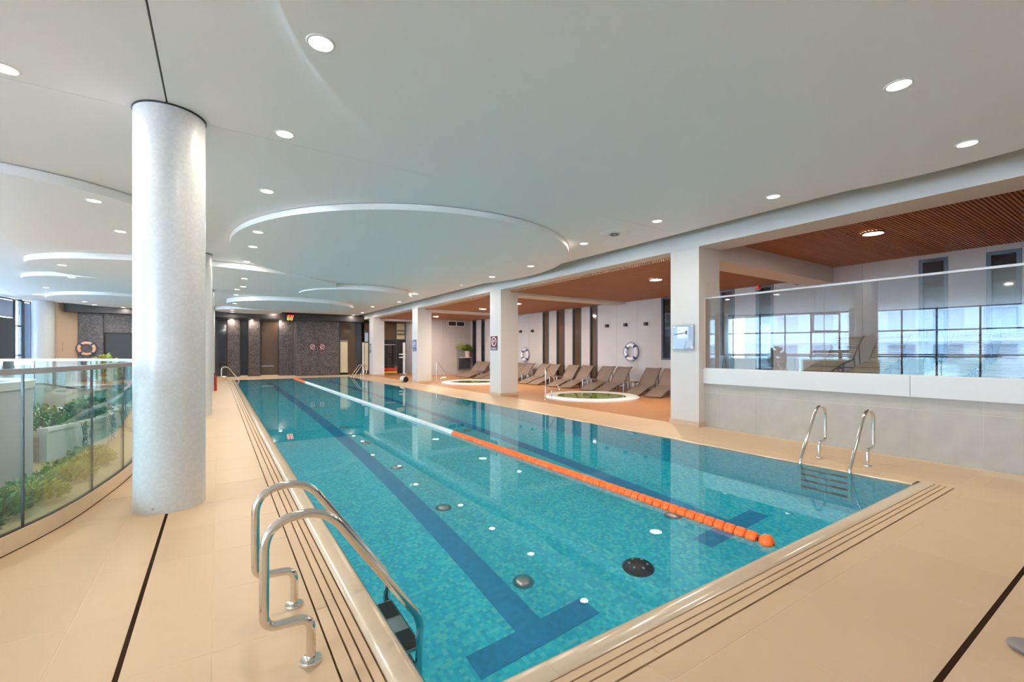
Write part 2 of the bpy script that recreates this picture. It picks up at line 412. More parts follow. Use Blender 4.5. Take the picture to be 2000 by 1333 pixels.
for x in (2.41, 4.62):
    for k in range(13): put('floor_inlet', inl, pool, loc=(x, 3.47+1.78*k, -PD))
dr = MB().lathe([(0.0,0.085),(0.06,0.08),(0.12,0.055),(0.15,0.02),(0.155,0)], 20).mesh('floor_drain', M['frame'], True)
for y in (3.0, 24.2): put('floor_drain', dr, pool, loc=(3.46, y, -PD))
knob = MB().lathe([(0.0,0.012),(0.011,0.01),(0.016,0)], 10).mesh('grate_boss', M['chrome'], True)
for k in range(6):
    a = k*PI/3+0.3; put('grate_boss', knob, pool, loc=(3.46+0.085*math.cos(a), 3.0+0.085*math.sin(a), -PD+0.073))
wl = MB().lathe([(0.0,0.03),(0.09,0.028),(0.12,0.0)], 18).mesh('wall_light', M['steel'], True)
for y in (5.5, 11.8, 18.1, 24.4): put('wall_light', wl, pool, loc=(PX1, y, -0.75), rot=(0, -PI/2, 0))
w = MB(); w.quad((PX0-0.01,PY0-0.01,-0.012),(PX1+0.005,PY0-0.01,-0.012),(PX1+0.005,PY1+0.005,-0.012),(PX0-0.01,PY1+0.005,-0.012))
w.flat = True; water = struct('water', w, M['water'], None, True)
water.cycles.is_caustics_caster = True; pool.cycles.is_caustics_receiver = True
for c_ in pool.children: c_.cycles.is_caustics_receiver = True

# rounded coping, overflow slots
def bead(a, b):      # a: deck side, b: water side
    d = b-a
    return [(a,-0.10),(a,-0.004),(a+0.04*d,0.0),(a+0.25*d,0.006),(a+0.5*d,0.008),(a+0.72*d,0.004),(a+0.88*d,-0.006),(a+0.97*d,-0.02),(b,-0.045),(b,-0.10)]
coping = empty_struct('trim_1')
y = 1.535; cop_l = None
while y < 26.6:
    y1 = min(y+0.64, 26.66)
    o = MB().extr(bead(0.618, 0.765), y+0.0004, y1-0.0004, 'y').build('tile', M['coping'], coping, True); y = y1
x = 0.62
while x < 6.44:
    x1 = min(x+0.64, 6.45)
    MB().extr(bead(1.534, 1.668), x+0.0004, x1-0.0004, 'x').build('tile', M['coping'], coping, True); x = x1
MB().extr([(6.30,-0.1),(6.30,0),(6.285,-0.001),(6.272,-0.012),(6.272,-0.1)], 1.67, 26.8, 'y').build('edge', M['coping'], coping, True)
MB().extr([(26.80,-0.1),(26.80,0),(26.68,0.0),(26.655,-0.012),(26.655,-0.1)], 0.5, 6.45, 'x').build('edge', M['coping'], coping, True)
MB().box(6.45, 1.372, -0.1, 6.46, 1.67, 0).build('edge', M['coping'], coping)
gut = struct('trim_2', MB().box(0.40, 1.36, -0.12, 0.63, 26.80, -0.05).box(0.40, 1.35, -0.12, 6.45, 1.55, -0.05), M['drain'])
for (a, b) in ((0.456,0.514),(0.523,0.5615),(0.5705,0.608)):
    y = 1.54 - (0.61-a)
    while y < 26.8:
        y1 = min(y+1.28, 26.8); MB().box(a, y+0.001, -0.05, b, y1-0.001, 0).build('slat', M['tile'], gut); y = y1
for (a, b) in ((1.377,1.429),(1.438,1.474),(1.483,1.523)):
    x = 0.62 - (1.53-a)
    while x < 6.44:
        x1 = min(x+1.28, 6.45); MB().box(x+0.001, a, -0.05, x1-0.001, b, 0).build('slat', M['tile'], gut); x = x1

# ------------------------------------------------------------------ ceiling
roof = struct('ceiling', MB().box(-16.5, -8.2, 3.97, 14, 31.5, 4.15), M['ceiling'])
ca = [(-0.378, -7.5), (-0.378, 5.247)] + [(curt_x(5.247)+0.02, 5.247)] + [p for p in CURT if p[1] < 5.2]
MB().prism([(-0.378,-7.5),(-0.378,5.247),(curt_x(5.247),5.247)] + [p for p in CURT if p[1] < 5.2], ZC, ZC+0.1).build('ceiling_panel', M['ceiling'], roof)
MB().prism([(-0.364,-7.5),(7.2,-7.5),(7.2,5.247),(-0.364,5.247)], ZC, ZC+0.1).build('ceiling_panel', M['ceiling'], roof)
MB().prism([(curt_x(5.253),5.253),(7.2,5.253),(7.2,28.05),(curt_x(28.05),28.05)] + [p for p in CURT if 5.3 < p[1] < 28], ZC, ZC+0.1).build('ceiling_panel', M['ceiling'], roof)
MB().box(-15.5, -7.6, ZC+0.14, 7.3, 28.3, ZC+0.16).build('backing_board', M['void'], roof)
def ellipse(cx, cy, rx, ry, n=96): return [(cx+rx*math.cos(2*PI*k/n), cy+ry*math.sin(2*PI*k/n)) for k in range(n)]
DISCS = {'d1':(3.733,10.151,3.531,4.062,3.53),'np':(3.5,1.5,3.5,3.7,3.53),'d2':(-2.5,9.95,2.2,2.4,3.50),'d3':(-.3,15.3,3.5,2.3,3.49),
 'd4':(-3.1,18.7,1.6,1.65,3.51),'d5':(4.30,16.85,1.93,1.93,3.45),'d6':(2.90,22.4,2.57,2.57,3.45),'d7':(1.37,26.6,1.5,1.4,3.47),'d8':(-3.2,25.0,2.4,3.0,3.505)}
for k, (cx, cy, rx, ry, z) in DISCS.items():
    d = MB(); n = 96; L = ellipse(cx, cy, rx, ry, n); L2 = ellipse(cx, cy, rx-0.03, ry-0.03, n)
    b = 0; d.v = [(x,y,z) for x,y in L] + [(x,y,ZC-0.008) for x,y in L] + [(x,y,ZC-0.008) for x,y in L2] + [(x,y,ZC) for x,y in L2]
    d.f = [tuple(reversed(range(n)))]
    for lv in range(3): d.f += [(lv*n+i, lv*n+(i+1)%n, (lv+1)*n+(i+1)%n, (lv+1)*n+i) for i in range(n)]
    dp = d.build('drop_panel', M['ceiling'], roof, True)
    fa = MB(); Lo = ellipse(cx, cy, rx+0.004, ry+0.004, n); fa.v = [(x,y,z+0.001) for x,y in Lo] + [(x,y,ZC-0.009) for x,y in Lo] + [(x,y,ZC-0.009) for x,y in L2] + [(x,y,z+0.001) for x,y in L2]
    for lv in range(4): fa.f += [(lv*n+i, lv*n+(i+1)%n, ((lv+1)%4)*n+(i+1)%n, ((lv+1)%4)*n+i) for i in range(n)]
    fa.build('daylit_edge_band', M['daylit_fascia'], dp, True)  # disc sides whitened to paint in the daylight striking them
# far dark soffit
struct('ceiling.001', MB().box(-5.8, 28.05, 3.24, 7.56, 30.2, 3.6), M['soffit'])

# ------------------------------------------------------------------ beam, pillars
bm_ = struct('trim_3', MB().box(7.57, -7.5, 3.41, 8.23, 28.6, 3.97), M['pillar'])
PIL = [(5.107, 5.735), (12.16, 12.83), (19.25, 19.93), (26.2, 26.95)]
for i, (a, b) in enumerate(PIL):
    p = struct('pillar', MB().box(7.57, a, 0, 8.235, b, 3.415), M['pillar'])
    sk = MB().box(7.55, a-0.012, 0.001, 8.25, b+0.012, 0.095).build('skirting', M['skirting'], p)
for i, (a, b) in enumerate(PIL):
    zb = 3.21 if i == 0 else 3.28
    struct('trim_4', MB().box(8.232, a, zb, 13.3, b, 3.97), M['pillar'])
def column(x, y, r, h):
    c = MB(); seg = 64; c.uv = []
    for k in range(seg+1):
        a = 2*PI*k/seg
        for z in (0.0, h): c.v.append((r*math.cos(a), r*math.sin(a), z)); c.uv.append((a*r, z))
    c.f = [(2*k, 2*k+2, 2*k+3, 2*k+1) for k in range(seg)]
    o = c.build('column', M['colmos'], None, True, kind='structure'); o.location = (x, y, 0)
    MB().lathe([(r+0.006,h),(r+0.006,h+0.03)], 48).build('shadow_gap', M['void'], o)
    return o
c1 = column(-0.365, 5.25, 0.272, 3.615)
MB().lathe([(0,0.004),(0.011,0.003),(0.013,0)], 12).build('socket', M['steel'], c1, True, loc=(-0.105,-0.2525,0.05), rot=(PI/2,0,-0.395))
column(-0.365, 12.3, 0.272, 3.615); column(-0.365, 19.35, 0.272, 3.615); column(-0.365, 26.4, 0.272, 3.615)
for (x, y) in ((-6.35,27.6),(-8.9,15.0),(-11.8,9.4),(-13.2,3.2),(-13.0,-3.0)): column(x, y, 0.36, 3.625)

# ------------------------------------------------------------------ timber lounge ceiling
tc = struct('ceiling.002', MB().box(8.2, -7.5, 3.70, 13.3, 5.11, 3.72).box(8.2, 5.73, 3.44, 13.3, 30.1, 3.46), M['timber_dark'])
sl = MB().box(8.1, -0.0155, 0, 13.29, 0.0155, 0.05).mesh('slat', M['slat'])
sl2 = MB().box(7.95, -0.0155, 0, 13.29, 0.0155, 0.05).mesh('slat', M['slat'])
rest = MB(); count = 0
y = 5.08
while y > -7.4:
    if y > 0.4: put('slat', sl, tc, loc=(0, y, 3.60)); count += 1
    else: rest.box(8.1, y-0.0155, 3.60, 13.29, y+0.0155, 3.65)
    y -= 0.05
y = 5.76
while y < 30.05:
    inside = any(a-0.02 < y < b+0.02 for a, b in PIL)
    if not inside:
        if count < 295: put('slat', sl2, tc, loc=(0, y, 3.355)); count += 1
        else: rest.box(7.95, y-0.0155, 3.355, 13.29, y+0.0155, 3.405)
    y += 0.05
rest.build('slat', M['slat'], tc, kind='stuff')

# ------------------------------------------------------------------ right low wall, raised deck
wr = struct('wall_right', MB().box(7.756, -7.5, 0, 7.95, 5.11, 0.84), M['wallgrout'])
ys = [5.105, 4.808] + [4.808-0.683*k for k in range(1, 9)]
for a, b in zip(ys, ys[1:]):
    t = MB().box(7.753, b+0.0015, 0.001, 7.76, a-0.0015, 0.652).build('tile', M['walltile'], wr)
    t = MB().box(7.753, b+0.0015, 0.656, 7.76, a-0.0015, 0.835).build('tile', M['walltile'], wr)
band = empty_struct('trim_5')
for a, b in ((5.105, 2.07), (2.066, -1.0), (-1.004, -4.1)):
    MB().box(7.70, b+0.001, 0.828, 7.95, a-0.001, 1.105).build('panel', M['band'], band)
rd = struct('floor.002', MB().box(7.95, -7.5, 0.70, 13.3, 5.1, 0.95), M['terra'])
gb = thing('glass_balustrade', 'tall clear glass screen on the white band above stone-tiled wall', 'balustrade', (7.75, 0, 1.105))
for a, b in ((5.09, 3.10), (3.09, 1.05), (1.04, -1.0), (-1.01, -3.0)):
    MB().box(-0.008, b, 0, 0.008, a, 1.315).build('glass_panel', M['frontglass'], gb)
MB().box(-0.02, -3.0, 1.315, 0.02, 5.09, 1.345).build('top_rail', M['satin'], gb)
MB().box(-0.03, -3.0, 0.0, 0.03, 5.09, 0.012).build('base_channel', M['band'], gb)
MB().box(-0.02, 5.082, 0, 0.02, 5.105, 1.345).build('end_channel', M['skirting'], gb)

# ------------------------------------------------------------------ back wall of the lounge (east)
XB = 13.3
WIN = [(0.3,0.75,0.95,3.5),(1.86,2.35,0.95,3.48),(2.93,3.42,0.95,3.5),(6.60,7.10,0.0,3.36),(7.75,8.22,0.0,3.36),(9.90,10.47,1.13,3.36),
       (13.70,14.16,0.0,3.36),(14.70,15.28,0.0,3.36),(15.82,16.41,0.0,3.36),(16.99,17.48,0.0,3.36),(23.15,23.58,0.0,3.36),(24.2,24.68,0.0,3.36)]
wb = struct('wall_back', MB().box(XB+0.12, -7.5, 0, XB+0.4, 30.2, 3.97), M['concrete'])
prev = -7.5
for (a, b, z0, z1) in WIN + [(30.15, 30.15, 0, 0)]:
    L = a - prev; n = max(1, round(L/1.15))
    for k in range(n):
        MB().box(XB, prev+L*k/n+0.003, 0.0, XB+0.13, prev+L*(k+1)/n-0.003, 3.69).build('panel', M['concrete'], wb)
    if b > a:
        MB().box(XB, a, z1, XB+0.13, b, 3.69).build('panel', M['concrete'], wb)
        if z0 > 0: MB().box(XB, a, 0, XB+0.13, b, z0).build('panel', M['concrete'], wb)
    prev = b
for i, (a, b, z0, z1) in enumerate(WIN):
    f = MB(); t = 0.07
    f.box(XB-0.01, a, z0, XB+0.12, a+t, z1).box(XB-0.01, b-t, z0, XB+0.12, b, z1).box(XB-0.01, a+t, z1-t, XB+0.12, b-t, z1).box(XB-0.01, a+t, z0, XB+0.12, b-t, z0+t)
    wo = struct('window_%d' % (i+1), f, M['frame'])
    MB().box(XB+0.05, a+t, z0+t, XB+0.06, b-t, z1-t).build('pane', M['brownglass' if 6.8 < a < 20 and i != 5 else 'darkglass'], wo)

# side wall and glazed recess behind the lounge
ws = struct('wall_side', MB().box(10.45, 24.95, 0, 13.3, 25.1, 3.5).box(10.45, 25.1, 0, 10.6, 28.7, 3.5), M['concrete'])
for k in range(3):
    for j in range(3):
        MB().box(10.45+0.95*k+0.003, 24.93, 1.12*j+0.003, 10.45+0.95*(k+1)-0.003, 24.955, 1.12*(j+1)-0.003).build('panel', M['concrete'], ws)

# ------------------------------------------------------------------ far wall (dark granite), y = 28.7 / 29.9
wf = struct('wall_far', MB().box(-7.0, 30.2, 0, 13.7, 30.4, 3.97).box(-5.9, 30.0, 0, 4.0, 30.2, 3.4).box(3.87, 29.0, 0, 6.25, 30.0, 3.4).box(6.25, 29.7, 0, 11.0, 30.2, 3.5), M['granite'])
for (a, b) in ((0.48, 1.06), (1.50, 2.08), (3.05, 3.87)):
    MB().box(a, 29.75, 0, b, 30.0, 3.26).build('panel', M['granite'], wf)
for k in range(2):
    MB().box(3.87+1.18*k+0.002, 28.70, 0.002, 3.87+1.18*(k+1)-0.002, 29.0, 3.26).build('panel', M['granite'], wf)
for a, b in ((-4.55,-3.3),(-3.3,-2.0),(-2.0,-0.9)):
    MB().box(a+0.002, 28.74, 2.35, b-0.002, 28.8, 3.26).build('panel', M['granite'], wf)
MB().box(-5.45, 28.70, 0, -4.56, 28.82, 3.26).build('panel', M['granite'], wf)
for n, (a, b, m_, step) in enumerate(((-0.02,0.47,'darkglass',1),(1.07,1.49,'darkglass',1),(2.09,3.04,'brownglass',1))):
    f = MB().box(a, 29.86, 0, a+0.04, 29.95, 3.26).box(b-0.04, 29.86, 0, b, 29.95, 3.26).box(a, 29.86, 3.2, b, 29.95, 3.26)
    d = struct('door_%d' % (n+1), f, M['frame'])
    MB().box(a+0.04, 29.9, 0.06, b-0.04, 29.92, 3.2).build('pane', M[m_], d)
    MB().box(a+0.02, 29.6, 0.0, b-0.02, 29.86, 0.06).build('threshold', M['coping'], d)
MB().box(2.16, 29.87, 0.55, 2.80, 29.885, 0.60).build('handle', M['steel'], bpy.data.objects['door_3'], rot=(0, 0, 0))
d = struct('door_4', MB().box(6.25, 28.72, 0, 6.30, 28.9, 3.26).box(7.26, 28.72, 0, 7.33, 28.9, 3.26).box(6.25, 28.72, 3.2, 7.3, 28.9, 3.26), M['frame'])
MB().box(6.76, 28.78, 0.02, 7.26, 28.80, 3.2).build('leaf', M['brownglass'], d)
MB().box(6.30, 28.82, 2.12, 6.76, 28.84, 3.2).build('pane', M['brownglass'], d)
MB().box(6.30, 28.80, 0.12, 6.76, 28.83, 2.02).build('panel', M['cream'], d, label='cream lower panel')
MB().box(6.30, 28.79, 2.06, 6.76, 28.83, 2.11).build('rail', M['steel'], d)
d = struct('door_5', MB().box(7.33, 28.72, 0, 7.57, 28.8, 3.26).box(8.0, 28.72, 0, 8.06, 28.8, 3.26), M['frame'])
MB().box(7.62, 28.70, 0.02, 7.74, 28.76, 2.0).build('panel', M['pillar'], d)
MB().box(7.76, 28.74, 0.0, 8.0, 28.76, 3.2).build('pane', M['brownglass'], d)
MB().box(7.78, 28.72, 2.05, 7.99, 28.735, 2.62).build('notice', M['paleblue'], d, label='pale blue notice')
MB().box(7.78, 28.72, 0.25, 7.99, 28.735, 1.98).build('panel', M['cream'], d)
d = struct('door_6', MB().box(8.06, 28.70, 2.18, 10.45, 28.78, 2.24).box(9.77, 28.70, 0, 9.83, 28.78, 3.3).box(10.39, 28.7, 0, 10.45, 28.78, 3.3), M['frame'])
MB().box(8.06, 28.74, 0.02, 9.77, 28.76, 2.18).build('pane', M['darkglass'], d)
MB().box(8.06, 28.74, 2.24, 9.77, 28.76, 3.28).build('pane', M['brownglass'], d)
MB().box(9.83, 28.74, 0.02, 10.39, 28.76, 2.18).build('pane', M['darkglass'], d)
MB().box(9.83, 28.74, 2.24, 10.39, 28.76, 3.28).build('panel', M['cream'], d)
MB().box(8.06, 28.72, 1.85, 9.75, 28.735, 1.90).build('rail', M['steel'], d)
for z in (2.55, 2.78): MB().box(9.85, 28.55, z, 10.39, 28.74, z+0.05).build('shelf', M['frame'], d)

# left end: beige wall and the curtain wall
wl_ = struct('wall_left', MB().prism([(-6.75,28.2),(-6.0,28.05),(-5.44,28.74),(-5.44,30.2),(-6.75,30.2)], 0, 3.64), M['beige'])
MB().box(-5.98, 28.2, 1.45, -5.85, 28.25, 1.85).build('wall_plate', M['skirting'], wl_, rot=(0,0,0))
struct('wall_left.001', MB().box(-6.0, 28.84, 0, 0.0, 29.0, 2.34).box(-5.9, 28.8, 2.3, -0.9, 30.0, 3.3), M['soffit'])
struct('wall_behind', MB().box(-14.5, -7.8, 0, 13.6, -7.5, 4.0), M['wallwhite'])
wi = len(WIN)
for (xa, ya), (xb, yb) in zip(CURT, CURT[1:]):
    L = math.hypot(xb-xa, yb-ya); n = max(2, round(L/1.45)); ang = math.atan2(yb-ya, xb-xa); wi += 1
    w_ = empty_struct('window_%d' % wi); w_.location = (xa, ya, 0); w_.rotation_euler = (0, 0, ang)
    for k in range(n+1):
        x = L*k/n; MB().box(x-0.035, -0.06, 0, x+0.035, 0.06, ZC+0.3).build('mullion', M['frame'], w_)
    for z in (0.03, 1.27, 2.5, 3.58): MB().box(0, -0.045, z-0.03, L, 0.045, z+0.03).build('transom', M['frame'], w_)
    for k in range(n):
        for z0, z1 in ((0.06,1.24),(1.30,2.47),(2.53,3.55)):
            MB().box(L*k/n+0.035, -0.008, z0, L*(k+1)/n-0.035, 0.008, z1).build('pane', M['winglass'], w_)
    MB().box(0, -0.05, ZC, L, 0.05, 4.0).build('head', M['wallwhite'], w_)
w_ = bpy.data.objects['window_%d' % (len(WIN)+1)]
MB().box(2.25, 0.02, 0.05, 3.5, 0.09, 2.72).build('door_leaf', M['frame'], w_)
MB().box(2.18, 0.02, 0.0, 2.25, 0.10, 3.55).box(2.25, 0.02, 2.72, 3.5, 0.10, 2.80).build('door_frame', M['frame'], w_)
MB().box(1.02, 0.02, 0.06, 1.50, 0.06, 3.52).build('side_panel', M['sidelight'], w_); MB().box(1.50, 0.02, 0.0, 1.56, 0.08, 3.55).box(0.96, 0.02, 0.0, 1.02, 0.08, 3.55).build('mullion', M['frame'], w_)
MB().box(2.25, 0.03, 2.82, 3.5, 0.06, 3.52).build('side_panel', M['sidelight'], w_)
# one opening light with a heavy frame, and a door pair
w_ = bpy.data.objects['window_%d' % (wi-5)]
MB().box(0.05, 0.05, 2.5, 0.13, 0.12, 3.56).box(1.25, 0.05, 2.5, 1.33, 0.12, 3.56).box(0.05, 0.05, 2.5, 1.33, 0.12, 2.6).box(0.05, 0.05, 3.46, 1.33, 0.12, 3.56).build('opening_frame', M['greywall'], w_)
MB().box(0.05, 0.05, 1.35, 2.6, 0.13, 1.5).box(1.26, 0.05, 0, 1.4, 0.13, 1.5).build('door_rail', M['frame'], w_)

# ------------------------------------------------------------------ outside: snow, terrace wall, house
struct('ground', MB().box(-70, -50, -0.6, -5.0, 70, -0.35), M['snow'])
tw = struct('terrace_wall', MB(), M['facade'])
bpy.data.objects.remove(tw)
tw = MB()
for (xa, ya), (xb, yb) in zip(CURT, CURT[1:]):
    d_ = Vector((yb-ya, -(xb-xa), 0)).normalized()*7.0
    if d_.x > 0: d_ = -d_
    tw.prism([(xa+d_.x, ya+d_.y), (xb+d_.x, yb+d_.y), (xb+d_.x*1.06, yb+d_.y*1.06), (xa+d_.x*1.06, ya+d_.y*1.06)], -0.4, 0.95)
struct('wall_terrace', tw, M['facade'])
def house(x, y, rz, L, floors, label):
    h = thing('apartment_house', label, 'building', (x, y, -0.4), rz)
    MB().box(0, 0, 0, L, 8, 3.1*floors+0.5).build('wall', M['facade'], h)
    MB().box(-0.3, -1.5, 3.1*floors+0.5, L+0.3, 8.3, 3.1*floors+0.8).build('roof', M['snow'], h)
    for f in range(floors):
        MB().box(0, -1.4, 3.1*f+2.75, L, 0, 3.1*f+3.0).build('balcony_slab', M['facade'], h)
        rail = MB(); 
        for k in range(int(L/0.5)): rail.box(0.5*k, -1.38, 3.1*f+3.0, 0.5*k+0.04, -1.34, 3.1*f+3.9)
        rail.box(0, -1.39, 3.1*f+3.88, L, -1.33, 3.1*f+3.95); rail.build('railing', M['facadegrey'], h)
        n = int(L/3.2)
        for k in range(n):
            fr = MB().box(3.2*k+0.5, -0.04, 3.1*f+0.7, 3.2*k+2.5, 0.0, 3.1*f+2.5).build('window', M['facadegrey'], h)
            MB().box(3.2*k+0.58, -0.06, 3.1*f+0.78, 3.2*k+1.46, -0.04, 3.1*f+2.42).box(3.2*k+1.54, -0.06, 3.1*f+0.78, 3.2*k+2.42, -0.04, 3.1*f+2.42).build('pane', M['houseglass'], fr)
    return h
house(-46, -24, math.radians(80), 54, 3, 'white apartment house with balconies across the snowy yard')
house(-37, 32, math.radians(66), 34, 3, 'white balconied house at the far end of the snowy yard')

# ------------------------------------------------------------------ second pool and spas
sb = MB().box(P2[0]-0.2, P2[1]-0.2, -1.1, P2[2]+0.2, P2[3]+0.2, -0.9)
sb.box(P2[0]-0.2, P2[1]-0.2, -0.9, P2[0], P2[3]+0.2, 0.03).box(P2[2], P2[1]-0.2, -0.9, P2[2]+0.2, P2[3]+0.2, 0.03).box(P2[0], P2[1]-0.2, -0.9, P2[2], P2[1], 0.03).box(P2[0], P2[3], -0.9, P2[2], P2[3]+0.2, 0.03)
sp_ = struct('pool_basin.001', sb, M['poolmos'])
MB().box(P2[0]-0.25, P2[1]-0.25, 0.0, P2[2]+0.25, P2[1], 0.05).box(P2[0]-0.25, P2[3], 0.0, P2[2]+0.25, P2[3]+0.25, 0.05).box(P2[2], P2[1], 0.0, P2[2]+0.25, P2[3], 0.05).box(P2[0]-0.25, P2[1], 0, P2[0], P2[3], 0.05).build('rim', M['white'], sp_)
w = MB().quad((P2[0],P2[1],-0.03),(P2[2],P2[1],-0.03),(P2[2],P2[3],-0.03),(P2[0],P2[3],-0.03)); w.flat = True; struct('water.001', w, M['water'])
def spa(x, y, label):
    s_ = thing('whirlpool_tub', label, 'hot tub', (x, y, 0))
    MB().lathe([(1.46,0.0),(1.46,0.04),(1.43,0.065),(1.36,0.075),(1.12,0.07),(1.06,0.05),(1.04,0.0)], 72).build('rim', M['white'], s_, True)
    MB().lathe([(1.05,0.05),(1.0,0.02),(0.9,0.008),(0.0,0.006)], 72).build('bowl', M['spamos'], s_, True).cycles.is_caustics_receiver = True
    wtr = MB().disc((0,0,0.052), 1.055, 72, True); wtr.flat = True; wtr.build('water', M['water'], s_, True).cycles.is_caustics_caster = True
    jet = MB().lathe([(0,0.012),(0.03,0.01),(0.04,0)], 12).mesh('jet', M['steel'], True)
    for k in range(8): put('jet', jet, s_, loc=(0.8*math.cos(k*PI/4), 0.8*math.sin(k*PI/4), 0.01))
    return s_
spa(9.78, 10.35, 'round whirlpool tub with green water nearest the stone-tiled wall')
spa(9.78, 18.05, 'round whirlpool tub with green water beyond the second square pillar')

# ------------------------------------------------------------------ pool ladders
def ladder(mx, y0, y1, x_foot, label):
    """mx=+1: pool lies towards +x from the foot"""
    t = thing('pool_ladder', label, 'ladder', (x_foot, (y0+y1)/2, 0))
    hw = (y1-y0)/2
    for s_ in (-1, 1):
        pr = [(0,0,0.0),(0,0,0.205),(-0.19,0,0.215),(-0.19,0,0.67),(0.06,0,0.70),(0.535,0,0.02),(0.525,0,-0.12),(0.525,0,-1.25)]
        pts = [Vector((p[0]*mx, s_*hw, p[2])) for p in pr]
        # upper bow is a wide arc, the other bends are tight
        a = fillet(pts[:4], 0.055, 5)[:-1]
        arc = fillet([pts[2], pts[3], pts[4], pts[5]], 0.17, 8)[1:-1]
        tail = fillet([pts[4], pts[5], pts[6], pts[7]], 0.1, 6)[1:]
        MB().tube(a+arc+tail, 0.0205, 14).build('handrail', M['chrome'], t, True)
        fl_ = MB().lathe([(0,0.018),(0.026,0.018),(0.046,0.014),(0.049,0.006),(0.049,0)], 24).build('flange', M['chrome'], t, True, loc=(0, s_*hw, 0.001))
        for z in (-0.35, -0.85):
            MB().tube([(0.50*mx if mx>0 else -0.50, s_*hw, z), (0.40*mx, s_*hw, z)], 0.012, 8).build('wall_bracket', M['frame'], t, True)
    for k in range(4):
        z = -0.25 - 0.27*k; xa, xb = sorted((0.455*mx, 0.545*mx))
        st = MB().box(xa, -hw+0.02, z-0.025, xb, hw-0.02, z).build('tread', M['steel'], t)
        for (ya, yb) in ((-hw+0.03, -0.075), (0.075, hw-0.03)):
            MB().box(xa+0.004, ya, z-0.001, xb-0.004, yb, z+0.006).build('grip_pad', M['black'], st)
        MB().box(xa-0.004, -hw+0.02, z-0.03, xa, hw-0.02, z+0.004).box(xb, -hw+0.02, z-0.03, xb+0.004, hw-0.02, z+0.004).build('edge_strip', M['frame'], st)
    return t
ladder(1, 2.235, 2.775, 0.362, 'large polished steel pool ladder in the foreground, left of the pool')
ladder(-1, 2.235, 2.775, 6.79, 'polished steel pool ladder with dark rungs before the stone-tiled wall')
ladder(1, 25.4, 25.94, 0.362, 'small steel pool ladder at far left pool corner by dark doors')
ladder(-1, 25.4, 25.94, 6.79, 'small steel pool ladder at far right pool corner before cream panel')

# ------------------------------------------------------------------ lane rope
rope = thing('lane_rope', 'floating lane rope of orange and white discs along the pool middle', 'lane rope', (3.45, 0, 0.0))
MB().tube([(0,1.67,-0.02),(0,26.66,-0.02)], 0.006, 6).build('cable', M['steel'], rope)
prof = [(0.012,-0.041),(0.034,-0.041),(0.047,-0.03),(0.050,-0.012),(0.044,0.0),(0.050,0.012),(0.047,0.03),(0.034,0.041),(0.012,0.041)]
fo = MB().lathe(prof, 14).mesh('float', M['orange'], True); fw_ = MB().lathe(prof, 14).mesh('float', M['floatwhite'], True)
ball = MB().lathe([(0.006,-0.05),(0.035,-0.045),(0.058,-0.02),(0.06,0.0),(0.058,0.02),(0.035,0.045),(0.006,0.05)], 16).mesh('float', M['orange'], True)
put('float', ball, rope, loc=(0, 1.76, -0.005), rot=(PI/2, 0, 0))
y = 1.87
while y < 26.5:
    wht = 7.15 < y < 22.7
    put('float', fw_ if wht else fo, rope, loc=(0, y, -0.004), rot=(PI/2, 0, 0)); y += 0.088

